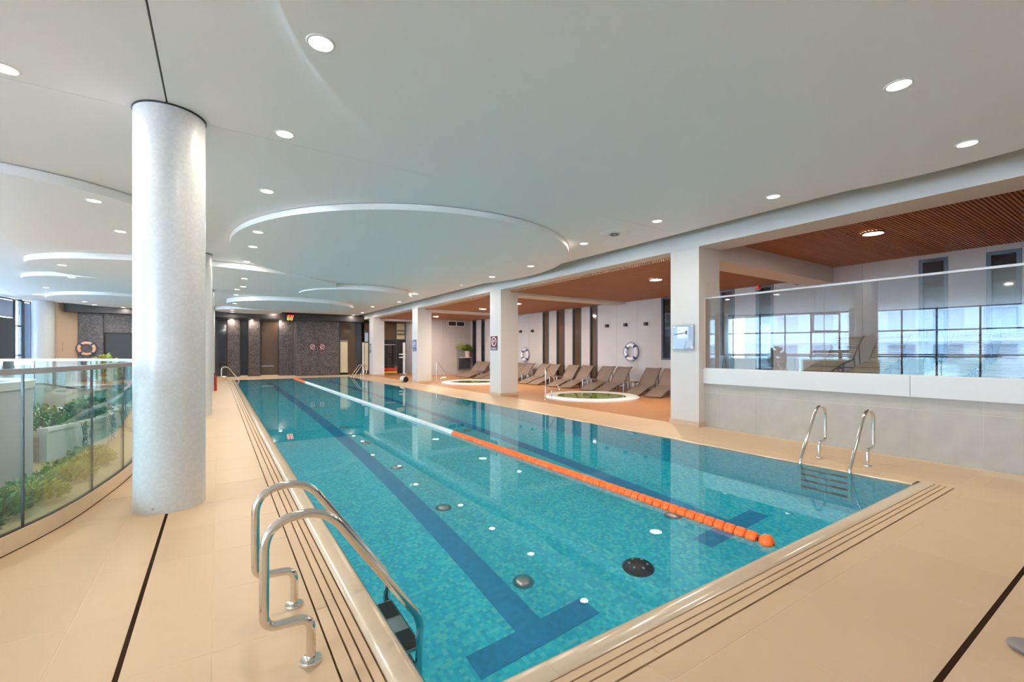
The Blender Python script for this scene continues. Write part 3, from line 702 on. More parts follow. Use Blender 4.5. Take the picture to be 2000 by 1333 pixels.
# ------------------------------------------------------------------ loungers
def make_lounger(label, striped=False, nm='sun_lounger'):
    t = thing(nm, label, 'sun lounger', (0,0,0))
    prof = [(0.0,0.045),(0.12,0.075),(0.35,0.14),(0.6,0.205),(0.85,0.25),(1.02,0.27),(1.14,0.30),(1.24,0.37),(1.38,0.52),(1.55,0.67),(1.70,0.80),(1.78,0.845),(1.83,0.855)]
    P = catmull([(x, 0, z) for x, z in prof], 3); hw = 0.255
    m_ = MB(); n = len(P)
    for p in P:
        for yy in (-hw, 0, hw): m_.v.append((p.x, yy, p.z - (0.012 if yy == 0 else 0)))
        for yy in (-hw, 0, hw): m_.v.append((p.x+0.006, yy, p.z - 0.022))
    for i in range(n-1):
        for j in range(2):
            a = 6*i+j; m_.f.append((a, a+1, a+7, a+6)); a += 3; m_.f.append((a, a+6, a+7, a+1))
        m_.f.append((6*i, 6*i+6, 6*i+9, 6*i+3)); m_.f.append((6*i+2, 6*i+5, 6*i+11, 6*i+8))
    m_.f.append((0,3,4,1)); m_.f.append((1,4,5,2)); e = 6*(n-1); m_.f.append((e,e+1,e+4,e+3)); m_.f.append((e+1,e+2,e+5,e+4))
    m_.build('sling', M['sling'], t, True)
    for s_ in (-1, 1):
        MB().tube([(p.x, s_*(hw+0.012), p.z-0.012) for p in P], 0.016, 8).build('side_rail', M['loungerframe'], t, True)
        MB().tube([(0.78, s_*(hw-0.02), 0.22), (0.70, s_*(hw-0.02), 0.0)], 0.016, 8).build('leg', M['loungerframe'], t, True)
        MB().tube([(1.30, s_*(hw-0.02), 0.40), (1.44, s_*(hw-0.02), 0.0)], 0.016, 8).build('leg', M['loungerframe'], t, True)
        MB().tube([(1.62, s_*(hw-0.03), 0.74), (1.72, s_*(hw-0.03), 0.0)], 0.014, 8).build('back_prop', M['loungerframe'], t, True)
    MB().tube([(0.70,-hw+0.02,0.10),(0.70,hw-0.02,0.10)], 0.012, 6).tube([(1.43,-hw+0.02,0.10),(1.43,hw-0.02,0.10)], 0.012, 6).build('cross_bar', M['loungerframe'], t, True)
    if striped:
        for k in range(26):
            q = P[min(2+int(k*(n-4)/26), n-2)]; q2 = P[min(2+int(k*(n-4)/26), n-2)+1]; d = (q2-q).normalized(); nn = Vector((-d.z, 0, d.x))
            b_ = MB(); a_ = q - d*0.013 + nn*0.004; c_ = q + d*0.013 + nn*0.004
            b_.v = [tuple(a_+Vector((0,-hw,0))), tuple(c_+Vector((0,-hw,0))), tuple(c_+Vector((0,hw,0))), tuple(a_+Vector((0,hw,0)))]
            b_.v += [tuple(Vector(v)+nn*0.006) for v in b_.v]
            b_.f = [(0,1,2,3),(4,7,6,5),(0,4,5,1),(1,5,6,2),(2,6,7,3),(3,7,4,0)]
            b_.build('strap', M['stripe'], t)
    return t
LY = [9.22, 10.06, 11.42, 12.2, 13.42, 14.23, 15.52, 16.3, 17.5, 18.25, 19.05, 19.72, 20.5, 21.72, 22.45]
l0 = make_lounger('brown woven sun lounger nearest the stone-tiled wall, first of the row')
for i, y in enumerate(LY):
    lab = 'brown woven sun lounger by the concrete wall, %s counted from the tiled wall' % ORD[i]
    if i == 0: l0.location = (11.20, y-0.06, 0); l0.rotation_euler = (0,0,math.radians(17)); l0['group'] = 'loungers along the concrete wall'
    else: copy_tree(l0, (11.22, y-0.06, 0), math.radians(17+random.uniform(-1.5,1.5)), lab, 'loungers along the concrete wall')
s0 = make_lounger('pale strapped lounger on the raised deck behind glass, nearest the square pillar', True, 'deck_lounger')
SY = [4.55, 3.7, 2.45, 1.75]
for i, y in enumerate(SY):
    if i == 0: s0.location = (11.0, y, 0.95); s0['group'] = 'loungers on the raised deck'
    else: copy_tree(s0, (11.0, y, 0.95), 0, 'pale strapped lounger on raised deck behind glass, %s from the square pillar' % ORD[i], 'loungers on the raised deck')
def side_table(label):
    t = thing('side_table', label, 'table', (0,0,0))
    MB().box(-0.2,-0.2,0.36,0.2,0.2,0.385).build('table_top', M['sling'], t)
    for a in (-1, 1):
        for b in (-1, 1): MB().box(a*0.185-0.012, b*0.185-0.012, 0, a*0.185+0.012, b*0.185+0.012, 0.36).build('leg', M['steel'], t)
    for a in (-1, 1):
        MB().box(-0.185, a*0.185-0.006, 0.33, 0.185, a*0.185+0.006, 0.355).build('rail', M['steel'], t)
        for k in range(5): MB().box(-0.13+0.065*k-0.008, a*0.19-0.004, 0.05, -0.13+0.065*k+0.008, a*0.19+0.004, 0.35).build('slat', M['sling'], t)
    return t
TB = [(12.05, 10.78), (12.05, 12.86), (12.05, 14.92), (12.05, 17.0), (12.05, 21.25)]
nxt = ['second and third', 'fourth and fifth', 'sixth and seventh', 'eighth and ninth', 'thirteenth and fourteenth']
t0 = side_table('small slatted side table between the second and third sun loungers')
t0.location = (TB[0][0], TB[0][1], 0); t0.rotation_euler = (0,0,math.radians(17)); t0['group'] = 'side tables between the loungers'
for i in range(1, 5):
    copy_tree(t0, (TB[i][0], TB[i][1], 0), math.radians(17), 'small slatted side table between the %s sun loungers' % nxt[i], 'side tables between the loungers')

# ------------------------------------------------------------------ spa handrails
def spa_rail(x, y, label):
    t = thing('spa_handrail', label, 'handrail', (x, y, 0))
    p = fillet([(0,0,0),(0,0,0.90),(0.07,0,0.95),(0.48,-0.03,0.34),(0.50,-0.03,0.25),(0.20,-0.03,0.27),(0.20,-0.03,0.0)], 0.06, 5)
    MB().tube(p, 0.019, 12).build('rail', M['chrome'], t, True)
    for q in ((0,0),(0.20,-0.03)): MB().lathe([(0,0.012),(0.03,0.012),(0.042,0.006),(0.043,0)], 18).build('flange', M['chrome'], t, True, loc=(q[0], q[1], 0.001))
    return t
spa_rail(8.16, 10.58, 'bent steel handrail in front of the nearer whirlpool tub')
spa_rail(8.16, 18.5, 'bent steel handrail in front of the farther whirlpool tub')

# ------------------------------------------------------------------ life rings, wall boxes
def life_ring(label, loc, rot, m_main, m_strap):
    t = thing('life_ring', label, 'life ring', loc); t.rotation_euler = rot
    R_, r_ = 0.27, 0.065
    for q in range(4):
        a0 = q*PI/2 + PI/4 + 0.13; a1 = a0 + PI/2 - 0.26
        MB().tube([(R_*math.cos(a0+(a1-a0)*k/10), R_*math.sin(a0+(a1-a0)*k/10), r_) for k in range(11)], r_, 12).build('segment', m_main, t, True)
        c0 = a1 - 0.01; c1 = a1 + 0.27
        MB().tube([(R_*math.cos(c0+(c1-c0)*k/4), R_*math.sin(c0+(c1-c0)*k/4), r_) for k in range(5)], r_+0.004, 12).build('band', m_strap, t, True)
        rr = R_+r_+0.015
        MB().tube([((rr+0.03*math.sin(PI*k/8))*math.cos(c1-0.14+(PI/2)*k/8), (rr+0.03*math.sin(PI*k/8))*math.sin(c1-0.14+(PI/2)*k/8), r_) for k in range(9)], 0.008, 6).build('grab_rope', m_strap, t, True)
    return t
EAST = (PI/2, 0, -PI/2)
life_ring('white life ring with blue bands on concrete wall, behind the nearer whirlpool tub', (13.29, 11.82, 1.41), EAST, M['ringwhite'], M['blue'])
life_ring('small white life ring with blue bands on concrete wall, beside the second square pillar', (13.29, 18.9, 1.27), EAST, M['ringwhite'], M['blue'])
life_ring('orange-tinted life ring on the dark granite wall beyond the glass balustrade', (-5.13, 28.69, 1.57), (PI/2, 0, 0), M['ringbeige'], M['blue'])
bxs = [(13.11,2.474),(12.12,2.466),(11.13,2.455),(18.28,2.462),(19.33,2.476)]
blab = ['first from the long window row', 'second from the long window row', 'third, nearest the high window', 'right one of the farther pair', 'left one of the farther pair']
for (y, z), lb in zip(bxs, blab):
    t = thing('wall_lamp', 'small black box lamp on concrete wall above the loungers, ' + lb, 'wall lamp', (13.3, y, z), 0, 'black box lamps on the concrete wall')
    MB().box(-0.10, -0.06, -0.06, 0, 0.06, 0.06).build('housing', M['black'], t)
    MB().box(-0.085, -0.045, -0.064, -0.015, 0.045, -0.06).build('lens', M['frame'], t)
t = thing('fire_alarm', 'red fire alarm sounder under the timber ceiling over a window', 'alarm', (13.28, 7.0, 3.32)); 
MB().lathe([(0,0.09),(0.05,0.085),(0.075,0.05),(0.08,0)], 20).build('body', M['red'], t, True, rot=(0,-PI/2,0))
MB().lathe([(0.084,0),(0.084,0.015),(0.0,0.016)], 20).build('base', M['white'], t, True, rot=(0,-PI/2,0))
t = thing('dome_camera', 'small white dome camera high on the concrete wall over the glass', 'camera', (13.2, 5.95, 3.30))
MB().lathe([(0.0,0.08),(0.09,0.08),(0.09,0.03),(0.075,0.02)], 20).build('housing', M['white'], t, True)
MB().lathe([(0.07,0.025),(0.065,-0.02),(0.045,-0.055),(0,-0.07)], 20).build('dome', M['silver'], t, True)
MB().box(0.0, -0.03, 0.03, 0.1, 0.03, 0.08).build('bracket', M['white'], t)
t = thing('air_grille', 'double dark ventilation grille high on the concrete side wall', 'vent', (12.3, 24.93, 3.13))
MB().box(-0.58,-0.03,-0.16,0.58,0,-0.12).box(-0.58,-0.03,0.12,0.58,0,0.16).box(-0.58,-0.03,-0.12,-0.53,0,0.12).box(0.53,-0.03,-0.12,0.58,0,0.12).box(-0.03,-0.03,-0.12,0.03,0,0.12).build('frame', M['band'], t)
for a, b in ((-0.53,-0.03),(0.03,0.53)):
    MB().box(a, -0.012, -0.12, b, -0.006, 0.12).build('backing', M['black'], t)
    for k in range(7): MB().box(a, -0.024, -0.11+0.033*k, b, -0.014, -0.098+0.033*k).build('slat', M['frame'], t)
# steel cabinet in the corner with a potted plant
t = thing('steel_cabinet', 'tall grey steel panel with small shelf at the corner of concrete walls', 'cabinet', (12.75, 24.9, 0.35))
MB().box(-0.42,-0.22,0,0.38,0.02,1.22).build('body', M['steel'], t)
MB().box(-0.40,-0.235,0.02,-0.01,-0.22,0.66).box(0.01,-0.235,0.02,0.36,-0.22,0.66).build('door', M['frame'], t)
MB().box(-0.34,-0.52,0.70,0.32,-0.235,0.73).build('shelf', M['white'], t)
def leaves(n, rx, ry, rz, size, hang=False, cz=0.0):
    m_ = MB()
    for _ in range(n):
        while True:
            p = Vector((random.uniform(-1,1), random.uniform(-1,1), random.uniform(-1,1)))
            if 0.15 < p.length < 1: break
        c = Vector((p.x*rx, p.y*ry, p.z*rz+cz)); d = Vector((p.x, p.y, abs(p.z)*0.6+random.uniform(-0.3,0.5))).normalized()
        s_ = d.cross(Vector((random.uniform(-1,1), random.uniform(-1,1), random.uniform(-1,1)))).normalized()
        u = d.cross(s_); L = size*random.uniform(0.7,1.3); w_ = L*0.33
        b = len(m_.v)
        m_.v += [tuple(c), tuple(c+d*L*0.5+s_*w_+u*L*0.06), tuple(c+d*L), tuple(c+d*L*0.5-s_*w_+u*L*0.06)]
        m_.f += [(b,b+1,b+2),(b,b+2,b+3)]
    return m_
t = thing('potted_plant', 'leafy potted plant in pink pot on the shelf of the tall steel panel', 'plant', (12.88, 24.55, 1.08))
MB().lathe([(0,0),(0.13,0),(0.17,0.38),(0.15,0.38),(0.14,0.34),(0,0.34)], 20).build('pot', M['pot'], t, True)
leaves(200, 0.30, 0.2, 0.22, 0.13, cz=0.52).build('foliage', M['leaf'], t)
MB().tube([(0,0,0.34),(0.02,0,0.6)], 0.012, 6).build('stem', M['stem'], t)
leaves(60, 0.3, 0.15, 0.18, 0.14, cz=0.62).build('foliage', M['leafyellow'], t, loc=(-0.42,0,0))

# ------------------------------------------------------------------ signs
def sign(label, loc, rot, w, h, m_board, m_mark, m_foot, nm='no_diving_sign'):
    t = thing(nm, label, 'sign', loc); t.rotation_euler = rot     # board faces local -y
    MB().box(-w/2,-0.012,-h/2,w/2,0,h/2).build('board', m_board, t)
    r = w*0.36
    MB().lathe([(r*0.78,0),(r,0),(r,0.004),(r*0.78,0.004)], 28, close=True).build('ring', m_mark, t, loc=(0,-0.012,h*0.12), rot=(PI/2,0,0))
    MB().box(-r*0.85,-0.004,-r*0.09,r*0.85,0,r*0.09).build('slash', m_mark, t, loc=(0,-0.012,h*0.12), rot=(0,-PI/4,0))
    # diving figure
    g = MB(); g.tube([(-r*0.45,-0.003,r*0.05),(-r*0.1,-0.003,r*0.28),(r*0.25,-0.003,-0.02*r)], r*0.09, 6)
    g.lathe([(0,0),(r*0.13,0.0),(r*0.13,0.004),(0,0.004)], 12); g.build('figure', m_mark, t, loc=(0,-0.014,h*0.12))
    MB().box(-w*0.42,-0.003,-h*0.44,w*0.42,0,-h*0.30).build('caption_strip', m_foot, t, loc=(0,-0.012,0))
    for k in range(2): MB().box(-w*0.34,-0.002,-h*0.35-0.06*h*k,w*0.34,0,-h*0.335-0.06*h*k).build('caption_line', M['frame'] if m_foot is not M['signgrey'] else M['signwhite'], t, loc=(0,-0.016,0))
    return t
FACEY = (0,0,0); FACEX = (0,0,-PI/2)
sign('left of two small maroon prohibition signs on the far granite wall', (4.72, 28.69, 1.68), FACEY, 0.38, 0.36, M['maroon'], M['signpink'], M['silver'])
sign('right of two small maroon prohibition signs on the far granite wall', (5.26, 28.69, 1.68), FACEY, 0.38, 0.36, M['maroon'], M['signpink'], M['silver'])
sign('maroon no-diving sign on the second square pillar from the tiled wall', (7.568, 12.56, 1.70), FACEX, 0.42, 0.46, M['maroon'], M['signpink'], M['signgrey'])
sign('blue-grey safety sign on the third square pillar from the tiled wall', (7.568, 19.62, 1.70), FACEX, 0.42, 0.52, M['signblue'], M['signwhite'], M['signgrey'], 'safety_sign')
t = thing('pillar_sign', 'narrow grey sign with white squares on the farthest square pillar', 'sign', (7.568, 26.75, 1.62)); t.rotation_euler = FACEX
MB().box(-0.16,-0.012,-0.27,0.16,0,0.27).build('board', M['signgrey'], t)
for z in (0.1, -0.05): MB().box(-0.07,-0.006,-0.06,0.07,0,0.06).build('square', M['signwhite'], t, loc=(0,-0.012,z))
# acrylic plate on the nearest pillar
t = thing('acrylic_plate', 'grey acrylic picture plate with steel studs on the nearest square pillar', 'sign', (7.565, 5.43, 1.708)); t.rotation_euler = FACEX
w2, h2 = 0.235, 0.235
MB().box(-w2,-0.03,-h2,w2,-0.022,h2).build('plate', M['acrylic'], t)
def flat(pts, y, m_, nm):
    g = MB(); n = len(pts); g.v = [(a,y,b) for a,b in pts] + [(a,y-0.002,b) for a,b in pts]
    g.f = [tuple(range(n)), tuple(n+i for i in reversed(range(n)))] + [(i,(i+1)%n,n+(i+1)%n,n+i) for i in range(n)]; return g.build(nm, m_, t)
flat([(-0.225,-0.225),(0.02,-0.225),(0.06,-0.06),(0.13,-0.06),(0.13,0.20),(-0.225,0.225)], -0.030, M['paleblue'], 'picture')
flat([(-0.12,-0.02),(0.11,-0.02),(0.11,0.20),(-0.12,0.20)], -0.0325, M['signwhite'], 'picture')
flat([(-0.20,0.045),(0.06,0.075),(0.06,0.05),(0.10,0.05),(0.10,0.12),(0.06,0.12),(0.06,0.09),(-0.20,0.06)], -0.035, M['frame'], 'drawing')
for k in range(3): flat([(0.09-0.01*k,-0.13-0.03*k),(0.21,-0.125-0.03*k),(0.21,-0.115-0.03*k),(0.09-0.01*k,-0.12-0.03*k)], -0.0325, M['signwhite'], 'caption_line')
for a in (-1,1):
    for b in (-1,1): MB().lathe([(0,0.034),(0.01,0.034),(0.011,0)], 10).build('stud', M['chrome'], t, True, loc=(a*0.205, 0, b*0.205), rot=(PI/2,0,0))

# ------------------------------------------------------------------ pool clock
t = thing('digital_clock', 'black digital clock with glowing red and orange digits above the far wall', 'clock', (3.42, 28.0, 3.33))
MB().box(-0.25,-0.05,-0.17,0.25,0.05,0.17).build('housing', M['black'], t)
def seg7(x, z, w_, h_, m_, on):
    sg = {'a':(0,h_/2,1),'g':(0,0,1),'d':(0,-h_/2,1),'f':(-w_/2,h_/4,0),'b':(w_/2,h_/4,0),'e':(-w_/2,-h_/4,0),'c':(w_/2,-h_/4,0)}
    g = MB()
    for s_ in on:
        sx, sz, hor = sg[s_]
        g.box(x+sx-(w_/2 if hor else 0.008), -0.056, z+sz-(0.008 if hor else h_/4), x+sx+(w_/2 if hor else 0.008), -0.05, z+sz+(0.008 if hor else h_/4))
    g.build('digit', m_, t)
for k, dg in enumerate(('bc', 'abcdef', 'abgcd', 'abcdef')): seg7(-0.15+0.1*k, 0.09, 0.05, 0.10, M['redglow'], dg)
for k, dg in enumerate(('abcdef', 'abcdef')): seg7(-0.08+0.16*k, -0.06, 0.085, 0.13, M['orangeglow'], dg)
for p in (-0.2, 0.2): MB().box(p-0.01,-0.01,0.17,p+0.01,0.01,0.30).build('hanger', M['black'], t)

# ------------------------------------------------------------------ downlights
trim = MB().lathe([(0.074,-0.002),(0.078,-0.008),(0.092,-0.006),(0.096,0.0)], 28).mesh('trim_ring', M['white'], True)
lens = MB().disc((0,0,-0.004), 0.076, 20).mesh('lens', M['lamp'])
LEFT = [(.59,3.26,3.53),(.57,5.04,3.63),(.57,6.97,3.63),(.60,9.02,3.53),(.60,10.34,3.53),(.60,12.70,3.63),(.64,14.72,3.49),(.69,16.54,3.49),(.56,17.39,3.49),(.61,20.36,3.63),(.62,22.1,3.45),(.63,26.08,3.47),(.66,27.4,3.47)]
RIGHT = [(4.48,1.27,3.53),(6.32,1.25,3.53),(6.29,3.12,3.53),(6.19,4.96,3.63),(6.24,6.81,3.63),(6.44,8.94,3.53),(6.45,10.82,3.53),(6.70,13.28,3.63),(6.34,16.31,3.63),(6.74,19.32,3.63),(6.37,22.11,3.63),(6.86,25.80,3.63),(6.85,27.72,3.63)]
HALL = [(-1.38,5.07,3.63),(-1.41,8.28,3.50),(-1.39,10.14,3.50),(-3.08,14.79,3.49),(-3.40,17.25,3.51),(-4.91,21.67,3.63),(-5.83,24.41,3.63),(-4.6,25.3,3.505),(-4.55,26.8,3.505),(-3.7,27.7,3.505)]
SOFF = [(.68,29.6,3.24),(1.66,29.5,3.24),(3.11,29.5,3.24),(-4.8,29.6,3.24),(2.61,27.9,3.63)]
bulb = bpy.data.lights.new('bulb', 'AREA'); bulb.shape = 'DISK'; bulb.size = 0.15; bulb.color = (1.0, 0.91, 0.80)
bulb.energy = LAMP * PI * PI * 0.075**2; bulb.cycles.is_caustics_light = True
def downlight(p, label, group):
    t = thing('downlight', label, 'ceiling light', p, 0, group); put('trim_ring', trim, t); put('lens', lens, t)
    o = bpy.data.objects.new('bulb', bulb); COL.objects.link(o); o.parent = t; o.location = (0, 0, -0.012)
for i, p in enumerate(LEFT): downlight(p, 'round recessed downlight, %s from the camera in the line along the left pool edge' % ORD[i], 'downlights along the left pool edge')
for i, p in enumerate(RIGHT): downlight(p, 'round recessed downlight, %s from the camera in the line along the right pool edge' % ORD[i], 'downlights along the right pool edge')
for i, p in enumerate(HALL): downlight(p, 'round recessed downlight, %s from the camera over the left hall behind the column' % ORD[i], 'downlights over the left hall')
for p, lb in zip(SOFF, ('in the dark soffit over the leftmost granite pier', 'in the dark soffit over the second granite pier', 'in the dark soffit beside the digital clock', 'in the dark soffit over the orange-tinted life ring', 'in the white ceiling edge left of the digital clock')):
    downlight(p, 'round downlight ' + lb, 'downlights at the far wall')
tb = MB().lathe([(0.148,-0.004),(0.152,-0.03),(0.168,-0.028),(0.172,0.0)], 36).mesh('trim_ring', M['frame'], True)
lb_ = MB().disc((0,0,-0.02), 0.15, 32).mesh('lens', M['lampbig'])
lbd = MB().disc((0,0,-0.02), 0.15, 32).mesh('lens', M['lampdim'])
BIG = [(9.98,3.2,3.60,'over the raised deck behind the glass'),(9.72,7.83,3.355,'left of the nearest square pillar'),(10.0,14.8,3.355,'just right of the second square pillar'),(9.92,17.45,3.355,'just left of the second square pillar'),(9.96,22.7,3.355,'right of the third square pillar'),(9.45,27.0,3.355,'near the dark doors')]
for x, y, z, lb in BIG:
    t = thing('round_ceiling_lamp', 'large round flush lamp in timber slat ceiling, ' + lb, 'ceiling light', (x,y,z), 0, 'large round lamps in the timber ceiling')
    put('trim_ring', tb, t); put('lens', lbd if y < 5 or y > 26 else lb_, t)
t = thing('air_diffuser', 'round white air diffuser in the ceiling near the beam', 'vent', (6.15, 5.89, 3.63))
MB().lathe([(0.27,0.0),(0.26,-0.008),(0.2,-0.012),(0.12,-0.014)], 32).build('plate', M['ceiling'], t, True)
MB().lathe([(0.11,-0.012),(0.10,-0.03),(0.0,-0.032)], 24).build('core', M['band'], t, True)
for r in (0.045, 0.075): MB().lathe([(r,-0.032),(r+0.008,-0.04),(r+0.016,-0.032)], 24).build('vane', M['frame'], t, True)

# ------------------------------------------------------------------ curved glass balustrade on the left
BP = catmull([(p[0], p[1], 0) for p in [(-2.9,2.95),(-2.2,3.35),(-1.70,3.85),(-1.42,4.22),(-1.20,4.74),(-1.06,5.2),(-0.97,5.7),(-0.87,6.5),(-0.84,7.3),(-0.88,8.2),(-1.02,9.2),(-1.4,10.2),(-2.1,10.9),(-3.0,11.2),(-4.2,11.3),(-5.4,11.3)]], 6)
def ribbon(P, t, z0, z1):
    m_ = MB(); n = len(P)
    for i, p in enumerate(P):
        d = (P[min(i+1,n-1)]-P[max(i-1,0)]).normalized(); nn = Vector((-d.y, d.x, 0))*t/2
        for q in (p+nn, p-nn):
            m_.v.append((q.x,q.y,z0)); m_.v.append((q.x,q.y,z1))
    for i in range(n-1):
        a = 4*i; b = a+4
        m_.f += [(a,b,b+1,a+1),(a+2,a+3,b+3,b+2),(a+1,b+1,b+3,a+3),(a,a+2,b+2,b)]
    m_.f += [(0,1,3,2),(4*n-4,4*n-2,4*n-1,4*n-3)]
    return m_
lb2 = thing('curved_balustrade', 'curved glass balustrade with steel rail on low beige kerb left of column', 'balustrade', (0,0,0))
ribbon(BP, 0.05, 0.0, 0.135).build('kerb', M['coping'], lb2, True)
ribbon(BP, 0.058, 0.0, 0.005).build('floor_joint', M['drain'], lb2, True)
ribbon(BP, 0.03, 0.135, 0.142).build('base_channel', M['black'], lb2, True)
ribbon(BP, 0.045, 1.262, 1.305).build('handrail', M['satin'], lb2, True)
acc = [0.0]
for a, b in zip(BP, BP[1:]): acc.append(acc[-1]+(b-a).length)
def at_len(s_):
    for i in range(len(acc)-1):
        if acc[i] <= s_ <= acc[i+1]: return BP[i].lerp(BP[i+1], (s_-acc[i])/(acc[i+1]-acc[i]))
    return BP[-1]
def len_at_y(y):
    for i in range(len(BP)-1):
        if BP[i].y <= y <= BP[i+1].y: return acc[i]+(acc[i+1]-acc[i])*(y-BP[i].y)/(BP[i+1].y-BP[i].y)
s1 = len_at_y(4.745); s2 = len_at_y(5.65); s3 = len_at_y(6.50)
cuts = [s1-2*0.95, s1-0.95, s1, s2, s3] + [s3+0.9*k for k in range(1, 8)]
cuts = [0.02] + [c for c in cuts if 0.1 < c < acc[-1]-0.1] + [acc[-1]-0.02]
for a, b in zip(cuts, cuts[1:]):
    ribbon([at_len(a+0.006+(b-a-0.012)*k/6) for k in range(7)], 0.014, 0.14, 1.264).build('glass_panel', M['railglass'], lb2, True)
for c in cuts[1:-1]:
    p = at_len(c); d = (at_len(c+0.01)-at_len(c-0.01)).normalized()
    MB().box(-0.004,-0.008,0.14,0.004,0.008,1.264).build('joint', M['frame'], lb2, loc=(p.x,p.y,0), rot=(0,0,math.atan2(d.y,d.x)))

# planting behind the balustrade
bed = MB(); bedp = [(p.x-0.06, p.y) for p in BP[6:66] if p.y > 3.3] ; 
inner = [(-2.4,10.6),(-2.6,8.6),(-2.3,7.2),(-2.6,5.4),(-3.2,4.2)]
bed.prism(bedp + inner, -0.003, 0.10); struct('planting_bed', bed, M['soil'])
t = thing('drum_wall', 'white rounded wall behind the left end of the glass balustrade', 'planter wall', (-2.75, 6.8, 0))
MB().lathe([(1.08,0.0),(1.08,1.08),(1.06,1.11),(0.95,1.11),(0.93,1.08),(0.93,0.9),(0,0.9)], 64).build('wall', M['lilac'], t, True)
MB().lathe([(1.09,1.04),(1.10,1.12),(0.94,1.12),(0.94,1.10)], 64).build('coping', M['white'], t, True)
t = thing('planter_box', 'grey-blue raised planter with white top edge behind the curved glass', 'planter', (0,0,0))
FP = catmull([(-1.76,7.62,0),(-1.46,8.25,0),(-1.36,9.0,0),(-1.45,9.8,0),(-1.9,10.45,0)], 5)
ribbon(FP, 0.10, 0.0, 0.46).build('wall', M['facade'], t, True)
ribbon(FP, 0.13, 0.46, 0.50).build('coping', M['white'], t, True)
MB().prism([(p.x-0.04,p.y) for p in FP] + [(-2.9,10.4),(-2.9,8.3),(-2.6,8.05)], 0.05, 0.40).build('soil', M['soil'], t)
def plant(name, label, x, y, z, n, rx, rz_, size, m_, group, stems=4):
    t = thing(name, label, 'plant', (x,y,z), random.uniform(0,6), group)
    leaves(n, rx, rx, rz_, size, cz=rz_*0.95).build('foliage', M[m_], t)
    g = MB()
    for k in range(stems):
        a = 2*PI*k/stems; g.tube([(0,0,0),(0.25*rx*math.cos(a),0.25*rx*math.sin(a),rz_*0.7),(0.5*rx*math.cos(a),0.5*rx*math.sin(a),rz_*1.3)], 0.006, 5)
    g.build('stem', M['stem'], t); return t
bedpl = [(-1.62,4.35,'leafdark'),(-1.86,4.6,'leafdark'),(-1.5,4.75,'leafdark'),(-1.75,5.05,'leafdark'),(-1.46,5.2,'leaf'),(-1.62,5.5,'leaf'),(-1.33,5.6,'leafyellow'),(-1.42,5.98,'leaf'),(-1.25,6.3,'leafyellow'),(-1.35,6.65,'leafyellow'),(-1.2,7.0,'leafyellow'),(-1.3,7.4,'leafyellow'),(-1.98,4.25,'leafdark')]
for i, (x, y, m_) in enumerate(bedpl):
    plant('bedding_plant', 'low %s plant in the bed behind the curved glass, %s from its near end' % ({'leafdark':'dark green','leaf':'green','leafyellow':'yellow-green'}[m_], ORD[i]), x, y, 0.1, 420, 0.2, 0.085, 0.042, m_, 'low plants in the bed behind the glass')
toppl = [(-1.80,8.0,'leaf'),(-1.66,8.5,'leafdark'),(-1.6,9.0,'leaf'),(-1.62,9.5,'leafdark'),(-1.8,9.95,'leaf'),(-2.1,8.9,'leaf')]
for i, (x, y, m_) in enumerate(toppl):
    plant('planter_shrub', 'bushy green shrub in the raised planter, %s from the near end' % ORD[i], x, y, 0.40, 420, 0.22, 0.14, 0.048, m_, 'shrubs in the raised planter')
for i, (x, y) in enumerate(((-1.52,7.95),(-1.36,8.45),(-1.28,8.9))):
    t = thing('trailing_ivy', 'trailing ivy hanging over the raised planter edge, %s from the near end' % ORD[i], 'plant', (x,y,0.52), 0, 'ivy over the planter edge')
    g = MB(); lf = MB()
    for k in range(6):
        L = random.uniform(0.18,0.42); oy = random.uniform(-0.16,0.16); ox = 0.07
        pts = [(-0.05,oy,0.02),(ox,oy,0.0),(ox+0.02,oy+0.02,-L*0.5),(ox+0.015,oy-0.01,-L)]; g.tube(pts, 0.003, 4)
        for q in range(10):
            f_ = random.random(); c = Vector((ox+0.02+random.uniform(-0.01,0.03), oy+random.uniform(-0.04,0.04), 0.03-f_*L)); sz = random.uniform(0.018,0.034)
            b = len(lf.v); lf.v += [tuple(c), tuple(c+Vector((sz*0.4,sz*0.8,-sz*0.5))), tuple(c+Vector((sz*0.3,0,-sz*1.5))), tuple(c+Vector((sz*0.4,-sz*0.8,-sz*0.5)))]; lf.f += [(b,b+1,b+2),(b,b+2,b+3)]
    g.build('stem', M['stem'], t); lf.build('foliage', M['leafdark' if i else 'leaf'], t)
t = thing('curved_bench_wall', 'grey curved wall beside the second pool, seen through the glass', 'wall', (-5.2,18.3,0))
g = MB(); ng = 24
AP = [Vector((1.35*math.cos(-1.9+2.6*k/ng), 1.35*math.sin(-1.9+2.6*k/ng), 0)) for k in range(ng+1)]
ribbon(AP, 0.18, -0.9, 0.86).build('wall', M['greywall'], t, True); ribbon(AP, 0.24, 0.86, 0.92).build('coping', M['white'], t, True)
plant('tall_shrub', 'yellow-green shrub below the orange-tinted life ring beyond the glass', -4.1, 22.0+4.2, 0.0, 420, 0.5, 0.62, 0.2, 'leafyellow', None, 5)
plant('window_plant', 'green plant in white tub by the left curtain wall', -9.9, 12.4, 0.45, 300, 0.35, 0.6, 0.2, 'leaf', None, 5)
for i, (x, y) in enumerate(((-9.9,12.4),(-8.9,12.9))):
    t = thing('white_tub', 'round white planter tub by the curtain wall, ' + ('holding a green plant' if i == 0 else 'empty one beside it'), 'planter', (x,y,0))
    MB().lathe([(0,0.02),(0.40,0.0),(0.52,0.5),(0.48,0.5),(0.45,0.44),(0,0.44)], 28).build('tub', M['white'], t, True)

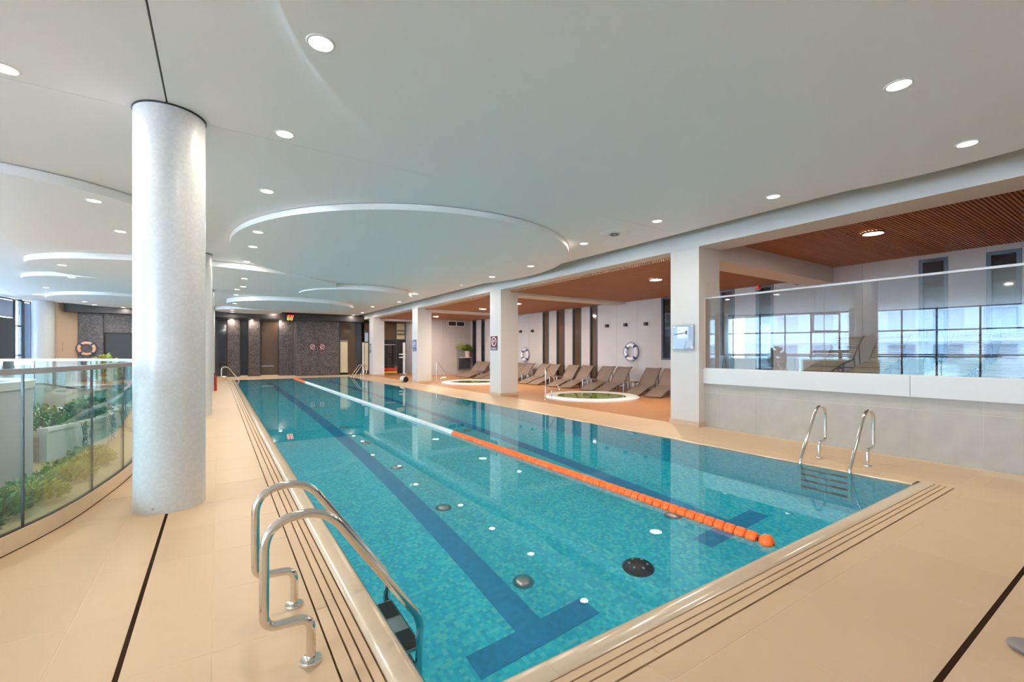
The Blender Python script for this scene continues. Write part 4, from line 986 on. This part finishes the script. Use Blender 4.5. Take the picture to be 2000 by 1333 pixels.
# ------------------------------------------------------------------ odds and ends at the far right corner
t = thing('steel_rack', 'low steel rack with yellow tray beside the farthest square pillar', 'rack', (8.75, 26.9, 0))
for a in (-0.42, 0.42):
    for b in (-0.18, 0.18): MB().box(a-0.015,b-0.015,0,a+0.015,b+0.015,0.58).build('leg', M['steel'], t)
MB().box(-0.44,-0.2,0.56,0.44,0.2,0.59).build('top', M['frame'], t); MB().box(-0.42,-0.2,0.12,0.42,0.2,0.24).build('tray', M['yellow'], t, label='yellow tray')
MB().box(-0.40,-0.16,0.28,0.40,0.16,0.44).build('basket', M['red'], t, label='dark red basket')
t = thing('pool_cleaner', 'white and dark blue pool cleaning robot at foot of third square pillar', 'cleaner', (7.24, 20.25, 0))
b_ = bmesh.new(); bmesh.ops.create_uvsphere(b_, u_segments=20, v_segments=12, radius=0.18)
me = bpy.data.meshes.new('body'); b_.to_mesh(me); b_.free(); me.materials.append(M['white'])
for p in me.polygons: p.use_smooth = True
o = put('body', me, t, loc=(0,0,0.148)); o.scale = (0.85,1.0,0.8)
for s_ in (-1,1):
    MB().lathe([(0,-0.03),(0.11,-0.03),(0.13,-0.015),(0.13,0.015),(0.11,0.03),(0,0.03)], 20).build('wheel', M['black'], t, True, loc=(0.08,s_*0.15,0.13), rot=(PI/2,0,0))
MB().tube([(-0.1,0,0.30),(-0.02,0,0.40),(0.08,0,0.30)], 0.015, 8).build('handle', M['blue'], t, True)
t = thing('white_stand', 'slim white stand with ledge between dark doors and third square pillar', 'stand', (9.93, 27.6, 0))
MB().box(-0.06,-0.06,0.02,0.06,0.06,2.0).build('post', M['white'], t); MB().box(-0.14,-0.14,0,0.14,0.14,0.03).build('foot', M['white'], t)
MB().box(-0.30,-0.12,1.22,0.08,0.10,1.29).build('ledge', M['white'], t); MB().box(-0.30,-0.12,1.02,0.08,0.10,1.10).build('ledge', M['white'], t)
t = thing('fire_extinguisher', 'red upright cylinder beside the third round column, far left of pool', 'extinguisher', (-0.085, 19.66, 0))
MB().lathe([(0,0),(0.075,0),(0.08,0.02),(0.08,0.47),(0.06,0.54),(0.025,0.57),(0.025,0.62),(0,0.62)], 18).build('cylinder', M['red'], t, True)
MB().box(-0.015,-0.06,0.60,0.015,0.04,0.65).build('valve', M['black'], t)
MB().tube([(0,-0.06,0.62),(0.0,-0.11,0.5),(0.0,-0.10,0.2)], 0.012, 6).build('hose', M['black'], t, True)
t = thing('floor_cup', 'small grey rounded fitting on the deck at the lower right corner', 'fitting', (3.235, 0.42, 0))
MB().lathe([(0,0.0),(0.06,0.0),(0.075,0.006),(0.082,0.016),(0.082,0.022),(0.075,0.026),(0,0.026)], 28).build('body', M['silver'], t, True)
MB().lathe([(0,0.031),(0.055,0.03),(0.068,0.026)], 24).build('lid', M['silver'], t, True)
